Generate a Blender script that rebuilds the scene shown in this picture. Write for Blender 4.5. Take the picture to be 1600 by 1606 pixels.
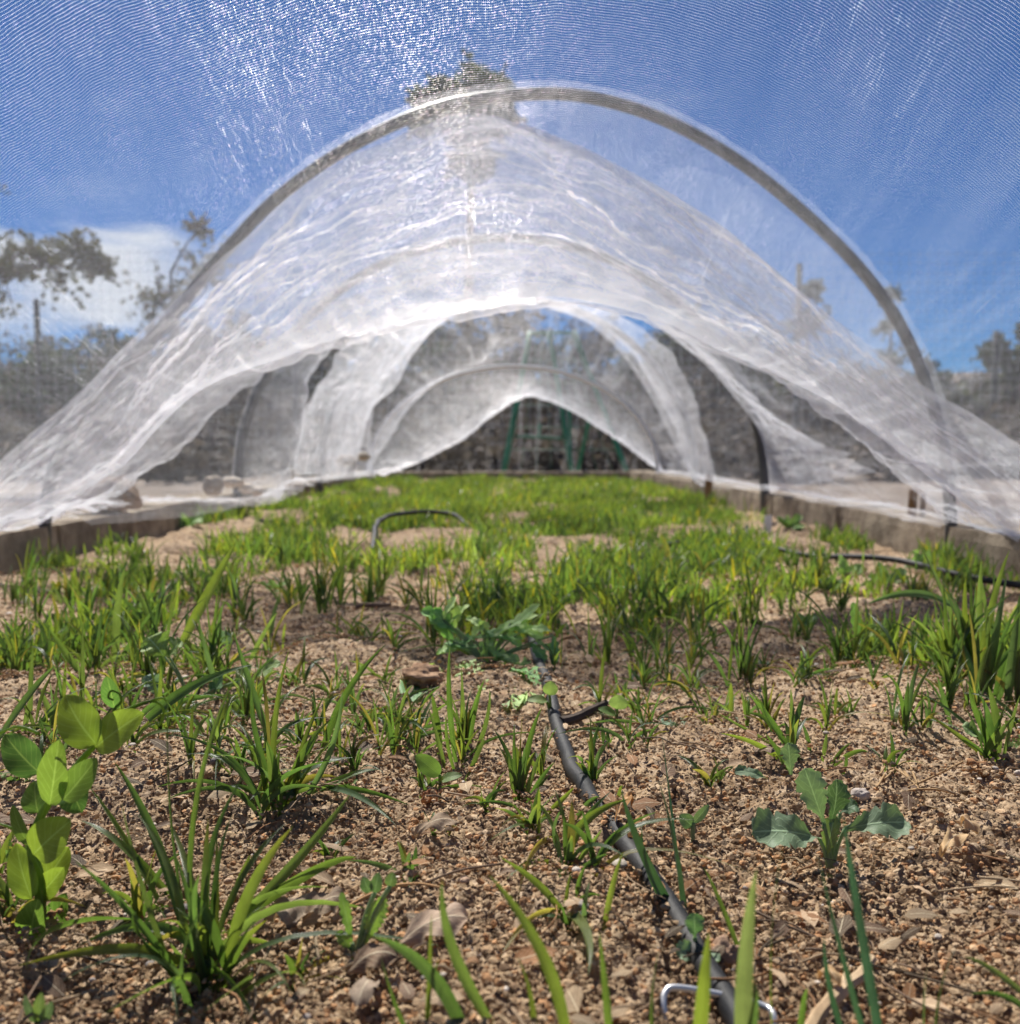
import bpy, math, random
import numpy as np
from mathutils import Vector, Matrix, Euler
R = math.radians
rng = np.random.default_rng(11)
random.seed(7)
for o in list(bpy.data.objects): bpy.data.objects.remove(o)
scene = bpy.context.scene
COL = scene.collection

# ------------------------------------------------------------------ camera, sky, sun, exposure
FPX = 1470.0
CAM = Vector((0, 0, 0.15))
cd = bpy.data.cameras.new("camera"); cam = bpy.data.objects.new("camera", cd); COL.objects.link(cam)
cam.location = CAM
cam.rotation_euler = (R(90 - 3.86), 0, R(-0.5))
cd.sensor_fit = 'HORIZONTAL'; cd.sensor_width = 36; cd.lens = 36 * FPX / 1600
cd.clip_start = 0.01; cd.clip_end = 3000
cd.dof.use_dof = True; cd.dof.focus_distance = 0.40
cd.dof.aperture_fstop = (cd.lens / 1000) / 0.0023
scene.camera = cam

SUN_EL, SUN_AZ = R(53), R(-18)
w = bpy.data.worlds.new("World"); scene.world = w; w.use_nodes = True
nt = w.node_tree; N = nt.nodes; L = nt.links; N.clear()
out = N.new('ShaderNodeOutputWorld'); bg = N.new('ShaderNodeBackground'); bg.inputs[1].default_value = 0.05
sky = N.new('ShaderNodeTexSky'); sky.sky_type = 'NISHITA'; sky.sun_disc = False
sky.sun_elevation = SUN_EL; sky.sun_rotation = SUN_AZ
sky.air_density = 1.0; sky.dust_density = 0.0; sky.ozone_density = 6.0; sky.altitude = 1500
tc = N.new('ShaderNodeTexCoord'); sp = N.new('ShaderNodeSeparateXYZ'); L.new(tc.outputs['Generated'], sp.inputs[0])
def wmath(op, a, b=None, clamp=False):
    m = N.new('ShaderNodeMath'); m.operation = op; m.use_clamp = clamp
    for i, v in enumerate((a, b)):
        if v is None: continue
        if isinstance(v, (int, float)): m.inputs[i].default_value = v
        else: L.new(v, m.inputs[i])
    return m.outputs[0]
def wramp(v, a, b):
    m = N.new('ShaderNodeMapRange'); m.interpolation_type = 'SMOOTHSTEP'; L.new(v, m.inputs[0])
    m.inputs[1].default_value = a; m.inputs[2].default_value = b; return m.outputs[0]
nz = N.new('ShaderNodeTexNoise'); nz.inputs['Scale'].default_value = 5; nz.inputs['Detail'].default_value = 6
mp = N.new('ShaderNodeMapping'); mp.inputs['Scale'].default_value = (1, 1, 4); L.new(tc.outputs['Generated'], mp.inputs[0]); L.new(mp.outputs[0], nz.inputs[0])
zj = wmath('ADD', sp.outputs[2], wmath('MULTIPLY', wmath('SUBTRACT', nz.outputs[0], 0.5), 0.16))
band = wmath('MULTIPLY', wramp(zj, 0.095, 0.135), wramp(zj, 0.212, 0.182))
azm = wramp(wmath('ADD', sp.outputs[0], wmath('MULTIPLY', wmath('SUBTRACT', nz.outputs[0], 0.5), 0.2)), -0.27, -0.38)
wisp = wmath('MULTIPLY', wramp(nz.outputs[0], 0.55, 0.8), 0.12)
cl = wmath('MAXIMUM', wmath('MULTIPLY', wmath('MULTIPLY', band, azm), 0.92), wisp)
mx = N.new('ShaderNodeMix'); mx.data_type = 'RGBA'; L.new(cl, mx.inputs[0]); tn = N.new('ShaderNodeMix'); tn.data_type = 'RGBA'; tn.blend_type = 'MULTIPLY'; tn.inputs[0].default_value = 1; tn.inputs[7].default_value = (0.34, 0.66, 0.97, 1); L.new(sky.outputs[0], tn.inputs[6]); L.new(tn.outputs[2], mx.inputs[6]); mx.inputs[7].default_value = (9.5, 10.0, 10.8, 1)
L.new(mx.outputs[2], bg.inputs[0]); L.new(bg.outputs[0], out.inputs[0])

sd = bpy.data.lights.new("sun", 'SUN'); sd.energy = 5.0; sd.angle = R(0.5); sd.color = (1, 0.96, 0.89)
sun = bpy.data.objects.new("sun", sd); COL.objects.link(sun)
SD = Vector((math.sin(SUN_AZ) * math.cos(SUN_EL), math.cos(SUN_AZ) * math.cos(SUN_EL), math.sin(SUN_EL)))
sun.rotation_euler = SD.to_track_quat('Z', 'Y').to_euler()
sun.location = SD * 30
vs = scene.view_settings; vs.view_transform = 'Standard'; vs.look = 'None'; vs.exposure = 0.55; vs.gamma = 1
scene.render.engine = 'CYCLES'
scene.cycles.max_bounces = 8; scene.cycles.transparent_max_bounces = 32
scene.cycles.diffuse_bounces = 3; scene.cycles.transmission_bounces = 6
scene.cycles.use_denoising = True
try: scene.cycles.denoiser = 'OPENIMAGEDENOISE'
except Exception: pass
scene.cycles.caustics_reflective = False; scene.cycles.caustics_refractive = False
scene.cycles.sample_clamp_indirect = 4

# ------------------------------------------------------------------ helpers
RM = np.array(cam.rotation_euler.to_matrix())
def at(px, py, Y):
    d = RM @ np.array([(px - 800) / FPX, -(py - 803) / FPX, -1.0])
    return np.array(CAM) + d * (Y / d[1])
def ground(px, py, z=0.0):
    d = RM @ np.array([(px - 800) / FPX, -(py - 803) / FPX, -1.0])
    return np.array(CAM) + d * ((z - CAM[2]) / d[2])
def hash2(ix, iy, seed):
    h = (ix.astype(np.int64) * 374761393 + iy.astype(np.int64) * 668265263 + seed * 982451653) & 0x7fffffff
    h = ((h ^ (h >> 13)) * 1274126177) & 0x7fffffff
    h = h ^ (h >> 16)
    return (h & 0xffffff) / float(0xffffff)
def vn(x, y, seed=0):
    x = np.asarray(x, float); y = np.asarray(y, float)
    ix = np.floor(x); iy = np.floor(y); fx = x - ix; fy = y - iy
    fx = fx * fx * fx * (fx * (fx * 6 - 15) + 10); fy = fy * fy * fy * (fy * (fy * 6 - 15) + 10)
    a = hash2(ix, iy, seed); b = hash2(ix + 1, iy, seed); c = hash2(ix, iy + 1, seed); d = hash2(ix + 1, iy + 1, seed)
    return (a * (1 - fx) + b * fx) * (1 - fy) + (c * (1 - fx) + d * fx) * fy
def fbm(x, y, seed=0, o=4):
    s = 0; a = 0.5; t = 0
    for i in range(o):
        s = s + a * vn(x, y, seed + i * 17); t += a; x = np.asarray(x) * 2.03 + 5.1; y = np.asarray(y) * 2.03 + 1.7; a *= 0.5
    return s / t
def lumps(x, y, cell, seed, fill=0.7):
    x = x / cell; y = y / cell; ix = np.floor(x); iy = np.floor(y); best = np.zeros_like(x)
    for dx in (-1, 0, 1):
        for dy in (-1, 0, 1):
            cx = ix + dx; cy = iy + dy
            px = cx + 0.15 + 0.7 * hash2(cx, cy, seed); py = cy + 0.15 + 0.7 * hash2(cx, cy, seed + 1)
            r = 0.28 + 0.42 * hash2(cx, cy, seed + 2); on = hash2(cx, cy, seed + 3) < fill
            asp = 0.7 + 0.6 * hash2(cx, cy, seed + 4)
            d2 = ((x - px) * asp) ** 2 + ((y - py) / asp) ** 2
            hgt = np.sqrt(np.clip(r * r - d2, 0, None)) * on
            best = np.maximum(best, hgt)
    return best * cell
def soil_macro(x, y):
    return (fbm(x * 9, y * 9, 3, 3) - 0.5) * 0.030 + (fbm(x * 34, y * 34, 9, 2) - 0.5) * 0.009
def soilz(x, y): return float(soil_macro(np.array([x]), np.array([y]))[0])

class MB:
    def __init__(s): s.V = []; s.F = []; s.U = []; s.C = []; s.n = 0
    def grid(s, P, uv=None, col=(1, 1, 1), closed=False):
        nu, nv = P.shape[:2]
        idx = np.arange(nu * nv).reshape(nu, nv) + s.n
        if closed: idx = np.concatenate([idx, idx[:, :1]], 1)
        s.F.append(np.stack([idx[:-1, :-1], idx[:-1, 1:], idx[1:, 1:], idx[1:, :-1]], -1).reshape(-1, 4))
        if uv is None:
            uv = np.stack(np.meshgrid(np.linspace(0, 1, nu), np.linspace(0, 1, nv), indexing='ij'), -1)
        s.V.append(P.reshape(-1, 3)); s.U.append(uv.reshape(-1, 2))
        c = np.asarray(col, float); c = np.broadcast_to(c if c.ndim > 1 else c[None, :], (nu * nv, 3)); s.C.append(c); s.n += nu * nv
    def raw(s, V, F, col=(1, 1, 1)):
        V = np.asarray(V, float); F = np.asarray(F)
        if F.shape[1] == 3: F = np.concatenate([F, -np.ones((len(F), 1), int) - s.n], 1)
        s.F.append(F + s.n); s.V.append(V); s.U.append(V[:, :2]); c = np.asarray(col, float)
        s.C.append(np.broadcast_to(c if c.ndim > 1 else c[None, :], (len(V), 3))); s.n += len(V)
    def build(s, name, mat, parent=None, smooth=True, extra=None):
        V = np.concatenate(s.V); F = np.concatenate(s.F); U = np.concatenate(s.U); C = np.concatenate(s.C)
        me = bpy.data.meshes.new(name)
        tri = F[:, 3] < 0
        ln = np.where(tri, 3, 4); st = np.concatenate([[0], np.cumsum(ln)[:-1]])
        lv = F.reshape(-1)[(np.stack([np.ones(len(F), bool)] * 3 + [~tri], 1)).reshape(-1)]
        me.vertices.add(len(V)); me.vertices.foreach_set('co', V.astype(np.float32).ravel())
        me.loops.add(len(lv)); me.loops.foreach_set('vertex_index', lv.astype(np.int32))
        me.polygons.add(len(F)); me.polygons.foreach_set('loop_start', st.astype(np.int32)); me.polygons.foreach_set('loop_total', ln.astype(np.int32))
        me.polygons.foreach_set('use_smooth', np.full(len(F), smooth))
        me.update(calc_edges=True)
        uvl = me.uv_layers.new(name='UVMap'); uvl.data.foreach_set('uv', U[lv].astype(np.float32).ravel())
        ca = me.attributes.new('tint', 'FLOAT_COLOR', 'POINT')
        ca.data.foreach_set('color', np.concatenate([C, np.ones((len(C), 1))], 1).astype(np.float32).ravel())
        if extra is not None:
            for k, a in extra.items():
                at_ = me.attributes.new(k, 'FLOAT', 'POINT'); at_.data.foreach_set('value', np.asarray(a, np.float32).ravel())
        me.materials.append(mat)
        o = bpy.data.objects.new(name, me); COL.objects.link(o)
        if parent is not None:
            o.parent = parent; 
            o.matrix_parent_inverse = Matrix.Translation(-Vector(parent.location))
        return o
def tag(o, label=None, cat=None, group=None, kind=None):
    if label: o['label'] = label
    if cat: o['category'] = cat
    if group: o['group'] = group
    if kind: o['kind'] = kind
    return o
def empty(name, loc, *a, **k):
    o = bpy.data.objects.new(name, None); COL.objects.link(o); o.location = loc; o.empty_display_size = 0.02
    return tag(o, *a, **k)
def catmull(P, n, per=None):
    P = np.asarray(P, float); m = len(P)
    Q = np.concatenate([[2 * P[0] - P[1]], P, [2 * P[-1] - P[-2]]])
    t = np.linspace(0, m - 1 - 1e-9, max(n * 4, 200)); i = t.astype(int); f = (t - i)[:, None]
    a, b, c, d = Q[i], Q[i + 1], Q[i + 2], Q[i + 3]
    S = 0.5 * ((2 * b) + (-a + c) * f + (2 * a - 5 * b + 4 * c - d) * f ** 2 + (-a + 3 * b - 3 * c + d) * f ** 3)
    s = np.concatenate([[0], np.cumsum(np.linalg.norm(np.diff(S, axis=0), axis=1))]); q = np.linspace(0, s[-1], n)
    return np.stack([np.interp(q, s, S[:, k]) for k in range(S.shape[1])], 1)
def norm(v): return v / (np.linalg.norm(v, axis=-1, keepdims=True) + 1e-12)
def tube(mb, P, r, seg=10, col=(1, 1, 1), cap=True):
    P = np.asarray(P, float); T = norm(np.gradient(P, axis=0)); n = len(P)
    r = np.broadcast_to(np.asarray(r, float), (n,))
    a = np.array([0, 0, 1.0]) if abs(T[0][2]) < 0.9 else np.array([0, 1.0, 0])
    X = [norm(np.cross(T[0], a))]
    for i in range(1, n): X.append(norm(X[-1] - T[i] * np.dot(X[-1], T[i])))
    X = np.array(X); Yv = np.cross(T, X); th = np.linspace(0, 2 * np.pi, seg, endpoint=False)
    G = P[:, None] + r[:, None, None] * (X[:, None] * np.cos(th)[None, :, None] + Yv[:, None] * np.sin(th)[None, :, None])
    if cap:
        G = np.concatenate([np.repeat(P[:1, None], seg, 1), G, np.repeat(P[-1:, None], seg, 1)], 0)
    mb.grid(G, None, col, closed=True)
def profile(kind, t, lob=4):
    if kind == 'grass': return (0.6 + 0.4 * np.sin(np.minimum(t / 0.45, 1) * np.pi / 2)) * (1 - t ** 2.6) ** 0.85
    if kind == 'ovate': return np.sin(np.pi * np.clip(t, 0, 1) ** 0.8) ** 0.62
    if kind == 'lobed':
        e = np.sin(np.pi * np.clip(t * 0.93 + 0.03, 0, 1) ** 1.25) ** 0.75
        return e * (0.66 + 0.42 * np.abs(np.sin(lob * np.pi * t)) ** 0.8) 
    if kind == 'kale':
        e = np.where(t < 0.3, 0.12 + 0.5 * (t / 0.3) ** 2, 0.62 + 0.38 * np.sin(np.clip((t - 0.3) / 0.5, 0, 1) * np.pi / 2)) * (1 - np.clip((t - 0.65) / 0.35, 0, 1) ** 2.2) ** 0.5
        return e * (0.76 + 0.26 * np.abs(np.sin((lob + 2.3) * np.pi * t + .6)) ** .7 + .05 * np.sin(t * 60))
    if kind == 'onion': return (1 - t ** 3) ** 0.9
    return np.ones_like(t)
def ribbon(mb, P0, P1, P2, w, nrm=(0, -1, 0.3), kind='grass', fold=0.22, ruffle=0.0, nu=9, nv=3, col=(1, 1, 1), tipcol=None, lob=4, twist=0.0, cup=0.0):
    t = np.linspace(0, 1, nu)[:, None]
    P0, P1, P2 = map(np.asarray, (P0, P1, P2))
    B = (1 - t) ** 2 * P0 + 2 * t * (1 - t) * P1 + t ** 2 * P2
    T = norm(2 * (1 - t) * (P1 - P0) + 2 * t * (P2 - P1))
    S = norm(np.cross(T, np.asarray(nrm, float)[None, :])); Nn = np.cross(S, T)
    if twist:
        a = twist * t; S, Nn = S * np.cos(a) + Nn * np.sin(a), Nn * np.cos(a) - S * np.sin(a)
    pr = profile(kind, t[:, 0], lob)[:, None, None]
    v = np.linspace(-1, 1, nv)[None, :, None]
    ph = random.random() * 6
    rf = ruffle * w * np.sin(v * 2.3 + ph + t[:, None] * 11) * np.abs(v) if ruffle else 0
    G = B[:, None] + S[:, None] * v * pr * w / 2 + Nn[:, None] * (np.abs(v) ** 1.3 * fold * pr * w - cup * w * (t[:, None] ** 2) + rf)
    c = np.asarray(col, float)
    if tipcol is not None:
        k = np.clip((t[:, 0] - 0.6) / 0.4, 0, 1)[:, None]; c = c * (1 - k) + np.asarray(tipcol) * k
        c = np.repeat(c, nv, 0)
    mb.grid(G, None, c)

# ------------------------------------------------------------------ materials
def new_mat(name):
    m = bpy.data.materials.new(name); m.use_nodes = True; m.node_tree.nodes.clear(); return m, m.node_tree.nodes, m.node_tree.links
class NB:
    def __init__(s, name): s.m, s.N, s.L = new_mat(name)
    def n(s, t, **k):
        x = s.N.new(t)
        for a, b in k.items(): setattr(x, a, b)
        return x
    def put(s, node, i, v):
        if v is None: return
        if hasattr(v, 'is_linked') and hasattr(v, 'node'): s.L.new(v, node.inputs[i])
        elif isinstance(v, (tuple, list)) and len(v) == 3 and node.inputs[i].type == 'RGBA': node.inputs[i].default_value = (*v, 1)
        else: node.inputs[i].default_value = v
    def math(s, op, a, b=None, c=None, clamp=False):
        x = s.n('ShaderNodeMath', operation=op, use_clamp=clamp)
        s.put(x, 0, a); s.put(x, 1, b); s.put(x, 2, c); return x.outputs[0]
    def ramp(s, v, a, b, lo=0, hi=1):
        x = s.n('ShaderNodeMapRange', interpolation_type='SMOOTHSTEP'); s.put(x, 0, v); s.put(x, 1, a); s.put(x, 2, b); s.put(x, 3, lo); s.put(x, 4, hi); return x.outputs[0]
    def noise(s, vec, scale, detail=4, rough=0.55, scl=None, dist=0):
        x = s.n('ShaderNodeTexNoise'); x.inputs['Scale'].default_value = scale; x.inputs['Detail'].default_value = detail; x.inputs['Roughness'].default_value = rough; x.inputs['Distortion'].default_value = dist
        if scl is not None:
            mp = s.n('ShaderNodeMapping'); mp.inputs['Scale'].default_value = scl; s.L.new(vec, mp.inputs[0]); vec = mp.outputs[0]
        s.L.new(vec, x.inputs['Vector']); return x.outputs[0]
    def mix(s, f, a, b, mode='MIX'):
        x = s.n('ShaderNodeMix', data_type='RGBA', blend_type=mode); s.put(x, 0, f); s.put(x, 6, a); s.put(x, 7, b); return x.outputs[2]
    def bump(s, h, dist, strength=1.0):
        x = s.n('ShaderNodeBump'); s.put(x, 0, strength); s.put(x, 1, dist) if False else None
        x.inputs['Strength'].default_value = strength; x.inputs['Distance'].default_value = dist; s.L.new(h, x.inputs['Height']); return x.outputs[0]
    def prin(s, col, rough=0.7, bump=None, spec=0.3, metal=0.0):
        x = s.n('ShaderNodeBsdfPrincipled'); s.put(x, 'Base Color', col); s.put(x, 'Roughness', rough); s.put(x, 'Specular IOR Level', spec); s.put(x, 'Metallic', metal)
        if bump is not None: s.L.new(bump, x.inputs['Normal'])
        return x.outputs[0]
    def out(s, sh):
        o = s.n('ShaderNodeOutputMaterial'); s.L.new(sh, o.inputs[0]); return s.m
    def mixsh(s, f, a, b):
        x = s.n('ShaderNodeMixShader'); s.put(x, 0, f); s.L.new(a, x.inputs[1]); s.L.new(b, x.inputs[2]); return x.outputs[0]
    def obj(s): return s.n('ShaderNodeTexCoord').outputs['Object']
    def uv(s): return s.n('ShaderNodeTexCoord').outputs['UV']
    def tint(s): return s.n('ShaderNodeAttribute', attribute_name='tint').outputs['Color']

def mat_soil():
    b = NB('soil'); c = b.obj()
    big = b.noise(c, 6, 3); med = b.noise(c, 70, 4); fine = b.noise(c, 420, 3, 0.7)
    v = b.n('ShaderNodeTexVoronoi'); v.inputs['Scale'].default_value = 330; b.L.new(c, v.inputs['Vector'])
    grain = b.n('ShaderNodeSeparateColor'); b.L.new(v.outputs['Color'], grain.inputs[0])
    col = b.mix(b.ramp(med, 0.3, 0.7), (0.235, 0.152, 0.086), (0.50, 0.365, 0.225))
    col = b.mix(b.ramp(b.noise(c, 11, 4), 0.52, 0.68, 0, 0.55), col, (0.15, 0.095, 0.06))
    col = b.mix(b.ramp(big, 0.4, 0.65, 0, 0.5), col, (0.50, 0.37, 0.24))
    col = b.mix(b.ramp(grain.outputs[0], 0.72, 0.8, 0, 0.55), col, (0.52, 0.41, 0.30))
    col = b.mix(b.ramp(grain.outputs[1], 0.82, 0.88, 0, 0.8), col, (0.055, 0.038, 0.028))
    col = b.mix(b.ramp(grain.outputs[2], 0.9, 0.93, 0, 0.5), col, (0.28, 0.16, 0.09))
    col = b.mix(b.ramp(fine, 0.35, 0.65, 0, 0.35), col, (0.14, 0.085, 0.055))
    h = b.math('ADD', b.math('MULTIPLY', v.outputs['Distance'], -0.6), fine)
    return b.out(b.prin(col, 0.92, b.bump(h, 0.0012, 0.9), 0.15))
def mat_ground():
    b = NB('yard_dirt'); c = b.obj()
    col = b.mix(b.ramp(b.noise(c, 1.2, 5), 0.35, 0.65), (0.17, 0.14, 0.12), (0.30, 0.25, 0.21))
    col = b.mix(b.ramp(b.noise(c, 9, 4), 0.5, 0.7, 0, 0.7), col, (0.06, 0.05, 0.035))
    return b.out(b.prin(col, 0.95, b.bump(b.noise(c, 30, 4), 0.02, 0.8), 0.1))
def mat_leaf(name, base, trans, tf=0.45, rough=0.45, spec=0.35, veins='grass', bumpd=0.0004):
    b = NB(name); u = b.uv(); s = b.n('ShaderNodeSeparateXYZ'); b.L.new(u, s.inputs[0])
    ti = b.tint(); c = b.obj()
    mid = b.math('ABSOLUTE', b.math('SUBTRACT', s.outputs[1], 0.5))
    if veins == 'grass':
        st = b.math('SINE', b.math('MULTIPLY', s.outputs[1], 70.0))
        line = b.math('ADD', b.math('MULTIPLY', st, 0.12), b.ramp(mid, 0.0, 0.06, 0.18, 0))
    else:
        q = b.math('SINE', b.math('MULTIPLY', b.math('SUBTRACT', s.outputs[0], b.math('MULTIPLY', mid, 0.7)), 42.0))
        q = b.ramp(q, 0.86, 1.0, 0, 0.35)
        line = b.math('MAXIMUM', q, b.ramp(mid, 0.012, 0.035, 0.75, 0))
        line = b.math('ADD', line, b.math('MULTIPLY', b.math('SUBTRACT', b.noise(c, 600, 3), 0.5), 0.3))
    mott = b.ramp(b.noise(c, 90, 3), 0.3, 0.7, 0.82, 1.18)
    def lit(k, amt):
        x = b.mix(1.0, k, ti, 'MULTIPLY')
        x = b.mix(b.math('MULTIPLY', line, amt, clamp=True), x, tuple(min(1, e * 2.6 + 0.04) for e in k))
        y = b.n('ShaderNodeVectorMath', operation='SCALE'); b.L.new(x, y.inputs[0]); b.L.new(mott, y.inputs['Scale']); return y.outputs[0]
    bp = b.bump(line, bumpd, 0.5)
    d = b.prin(lit(base, 0.8), rough, bp, spec)
    t = b.n('ShaderNodeBsdfTranslucent'); b.L.new(lit(trans, 0.6), t.inputs[0])
    return b.out(b.mixsh(tf, d, t.outputs[0]))
def mat_plain(name, c1, c2, scale, rough=0.6, bumpd=0.001, spec=0.3, bscale=None, metal=0.0, scl=None):
    b = NB(name); c = b.obj(); n = b.noise(c, scale, 5, 0.6, scl)
    col = b.mix(1.0, b.mix(b.ramp(n, 0.3, 0.7), c1, c2), b.tint(), 'MULTIPLY')
    return b.out(b.prin(col, rough, b.bump(b.noise(c, bscale or scale * 3, 4, 0.65, scl), bumpd, 0.8), spec, metal))

def mat_net():
    b = NB('insect_netting'); u = b.uv(); s = b.n('ShaderNodeSeparateXYZ'); b.L.new(u, s.inputs[0])
    wob = b.math('MULTIPLY', b.math('SUBTRACT', b.noise(u, 14, 3), 0.5), 5.0)
    dens = b.n('ShaderNodeAttribute', attribute_name='dens').outputs['Fac']
    lw = b.n('ShaderNodeLayerWeight'); lw.inputs[0].default_value = 0.5
    cosn = b.math('SUBTRACT', 1.0, lw.outputs['Facing'])
    # thread share of each mesh cell grows as the cloth is seen edge-on
    crease = b.noise(u, 9, 5, 0.62, (6.0, 0.9, 1), 0.8)
    cl = b.math('ABSOLUTE', b.math('SUBTRACT', crease, 0.5))
    fold = b.ramp(cl, 0.0, 0.007, 1, 0)
    foldmask = b.ramp(b.noise(u, 5, 2), 0.50, 0.62)
    soft = b.ramp(b.noise(u, 7, 5, 0.6, (2.2, 1.0, 1), 1.2), 0.3, 0.7, 0.85, 1.2)
    w0 = b.math('MULTIPLY', b.math('MULTIPLY', dens, soft), 0.050)
    w0 = b.math('ADD', w0, b.math('MULTIPLY', b.math('MULTIPLY', fold, foldmask), 0.17))
    wid = b.math('DIVIDE', w0, b.math('ADD', cosn, 0.22))
    wid = b.math('MINIMUM', wid, 0.86)
    def thread(x, k):
        f = b.math('ABSOLUTE', b.math('SUBTRACT', b.math('FRACT', x), 0.5))        # 0 at the thread centre line
        hw = b.math('MULTIPLY', wid, 0.5 * k)
        return b.math('LESS_THAN', f, hw)
    P = 1000 / 1.05
    tv = thread(b.math('ADD', b.math('MULTIPLY', s.outputs[1], P), wob), 1.25)
    tu = thread(b.math('ADD', b.math('MULTIPLY', s.outputs[0], P), wob), 0.7)
    alpha = b.math('MAXIMUM', tv, tu)
    bump = b.bump(b.noise(u, 60, 5, 0.7, (1.0, 1.0, 1)), 0.004, 1.0)
    d = b.n('ShaderNodeBsdfDiffuse'); d.inputs[0].default_value = (0.90, 0.94, 0.99, 1)
    t = b.n('ShaderNodeBsdfTranslucent'); t.inputs[0].default_value = (0.90, 0.94, 0.99, 1)
    b.L.new(bump, d.inputs['Normal']); b.L.new(bump, t.inputs['Normal'])
    fib = b.mixsh(0.55, d.outputs[0], t.outputs[0])
    wn = b.n('ShaderNodeTexWhiteNoise', noise_dimensions='2D')
    cell = b.n('ShaderNodeVectorMath', operation='FLOOR'); sc = b.n('ShaderNodeVectorMath', operation='SCALE'); sc.inputs['Scale'].default_value = P; b.L.new(u, sc.inputs[0]); b.L.new(sc.outputs[0], cell.inputs[0]); b.L.new(cell.outputs[0], wn.inputs['Vector'])
    # shiny monofilament: light runs on in a cone round each thread
    tg = b.n('ShaderNodeTangent', direction_type='UV_MAP', uv_map='UVMap')
    jit = b.n('ShaderNodeVectorMath', operation='MULTIPLY_ADD'); b.L.new(wn.outputs['Color'], jit.inputs[0]); jit.inputs[1].default_value = (0.3, 0.3, 0.3); jit.inputs[2].default_value = (-0.15, -0.15, -0.15)
    nzv = b.n('ShaderNodeTexNoise'); nzv.inputs['Scale'].default_value = 26; nzv.inputs['Detail'].default_value = 4; b.L.new(u, nzv.inputs['Vector'])
    cr = b.n('ShaderNodeVectorMath', operation='MULTIPLY_ADD'); b.L.new(nzv.outputs['Color'], cr.inputs[0]); cr.inputs[1].default_value = (0.8, 0.8, 0.8); cr.inputs[2].default_value = (-0.4, -0.4, -0.4)
    ad = b.n('ShaderNodeVectorMath', operation='ADD'); b.L.new(tg.outputs[0], ad.inputs[0]); b.L.new(jit.outputs[0], ad.inputs[1])
    ad2 = b.n('ShaderNodeVectorMath', operation='ADD'); b.L.new(ad.outputs[0], ad2.inputs[0]); b.L.new(cr.outputs[0], ad2.inputs[1])
    nrmv = b.n('ShaderNodeVectorMath', operation='NORMALIZE'); b.L.new(ad2.outputs[0], nrmv.inputs[0])
    gl = b.math('MULTIPLY', b.ramp(wn.outputs[0], 0.35, 0.95, 0.0, 1.0), b.ramp(b.noise(u, 22, 4, 0.65), 0.38, 0.56, 0.35, 1.0))
    glc = b.mix(0.22, (1, 1, 1), wn.outputs['Color'])
    def hair(c, ru, rv):
        h = b.n('ShaderNodeBsdfHair', component='Transmission'); b.L.new(c, h.inputs['Color'])
        h.inputs['RoughnessU'].default_value = ru; h.inputs['RoughnessV'].default_value = rv; b.L.new(nrmv.outputs[0], h.inputs['Tangent']); return h.outputs[0]
    glb = b.n('ShaderNodeVectorMath', operation='SCALE'); b.L.new(glc, glb.inputs[0]); glb.inputs['Scale'].default_value = 1.7  # glint colour pushed past white, with random rainbow tint, to paint sun glitter
    fib = b.mixsh(0.15, fib, hair(b.mix(0.0, (.92, .96, 1), (1, 1, 1)), .35, .85))
    fib = b.mixsh(gl, fib, hair(glb.outputs[0], .10, .6))
    tr = b.n('ShaderNodeBsdfTransparent')
    return b.out(b.mixsh(alpha, tr.outputs[0], fib))

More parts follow.
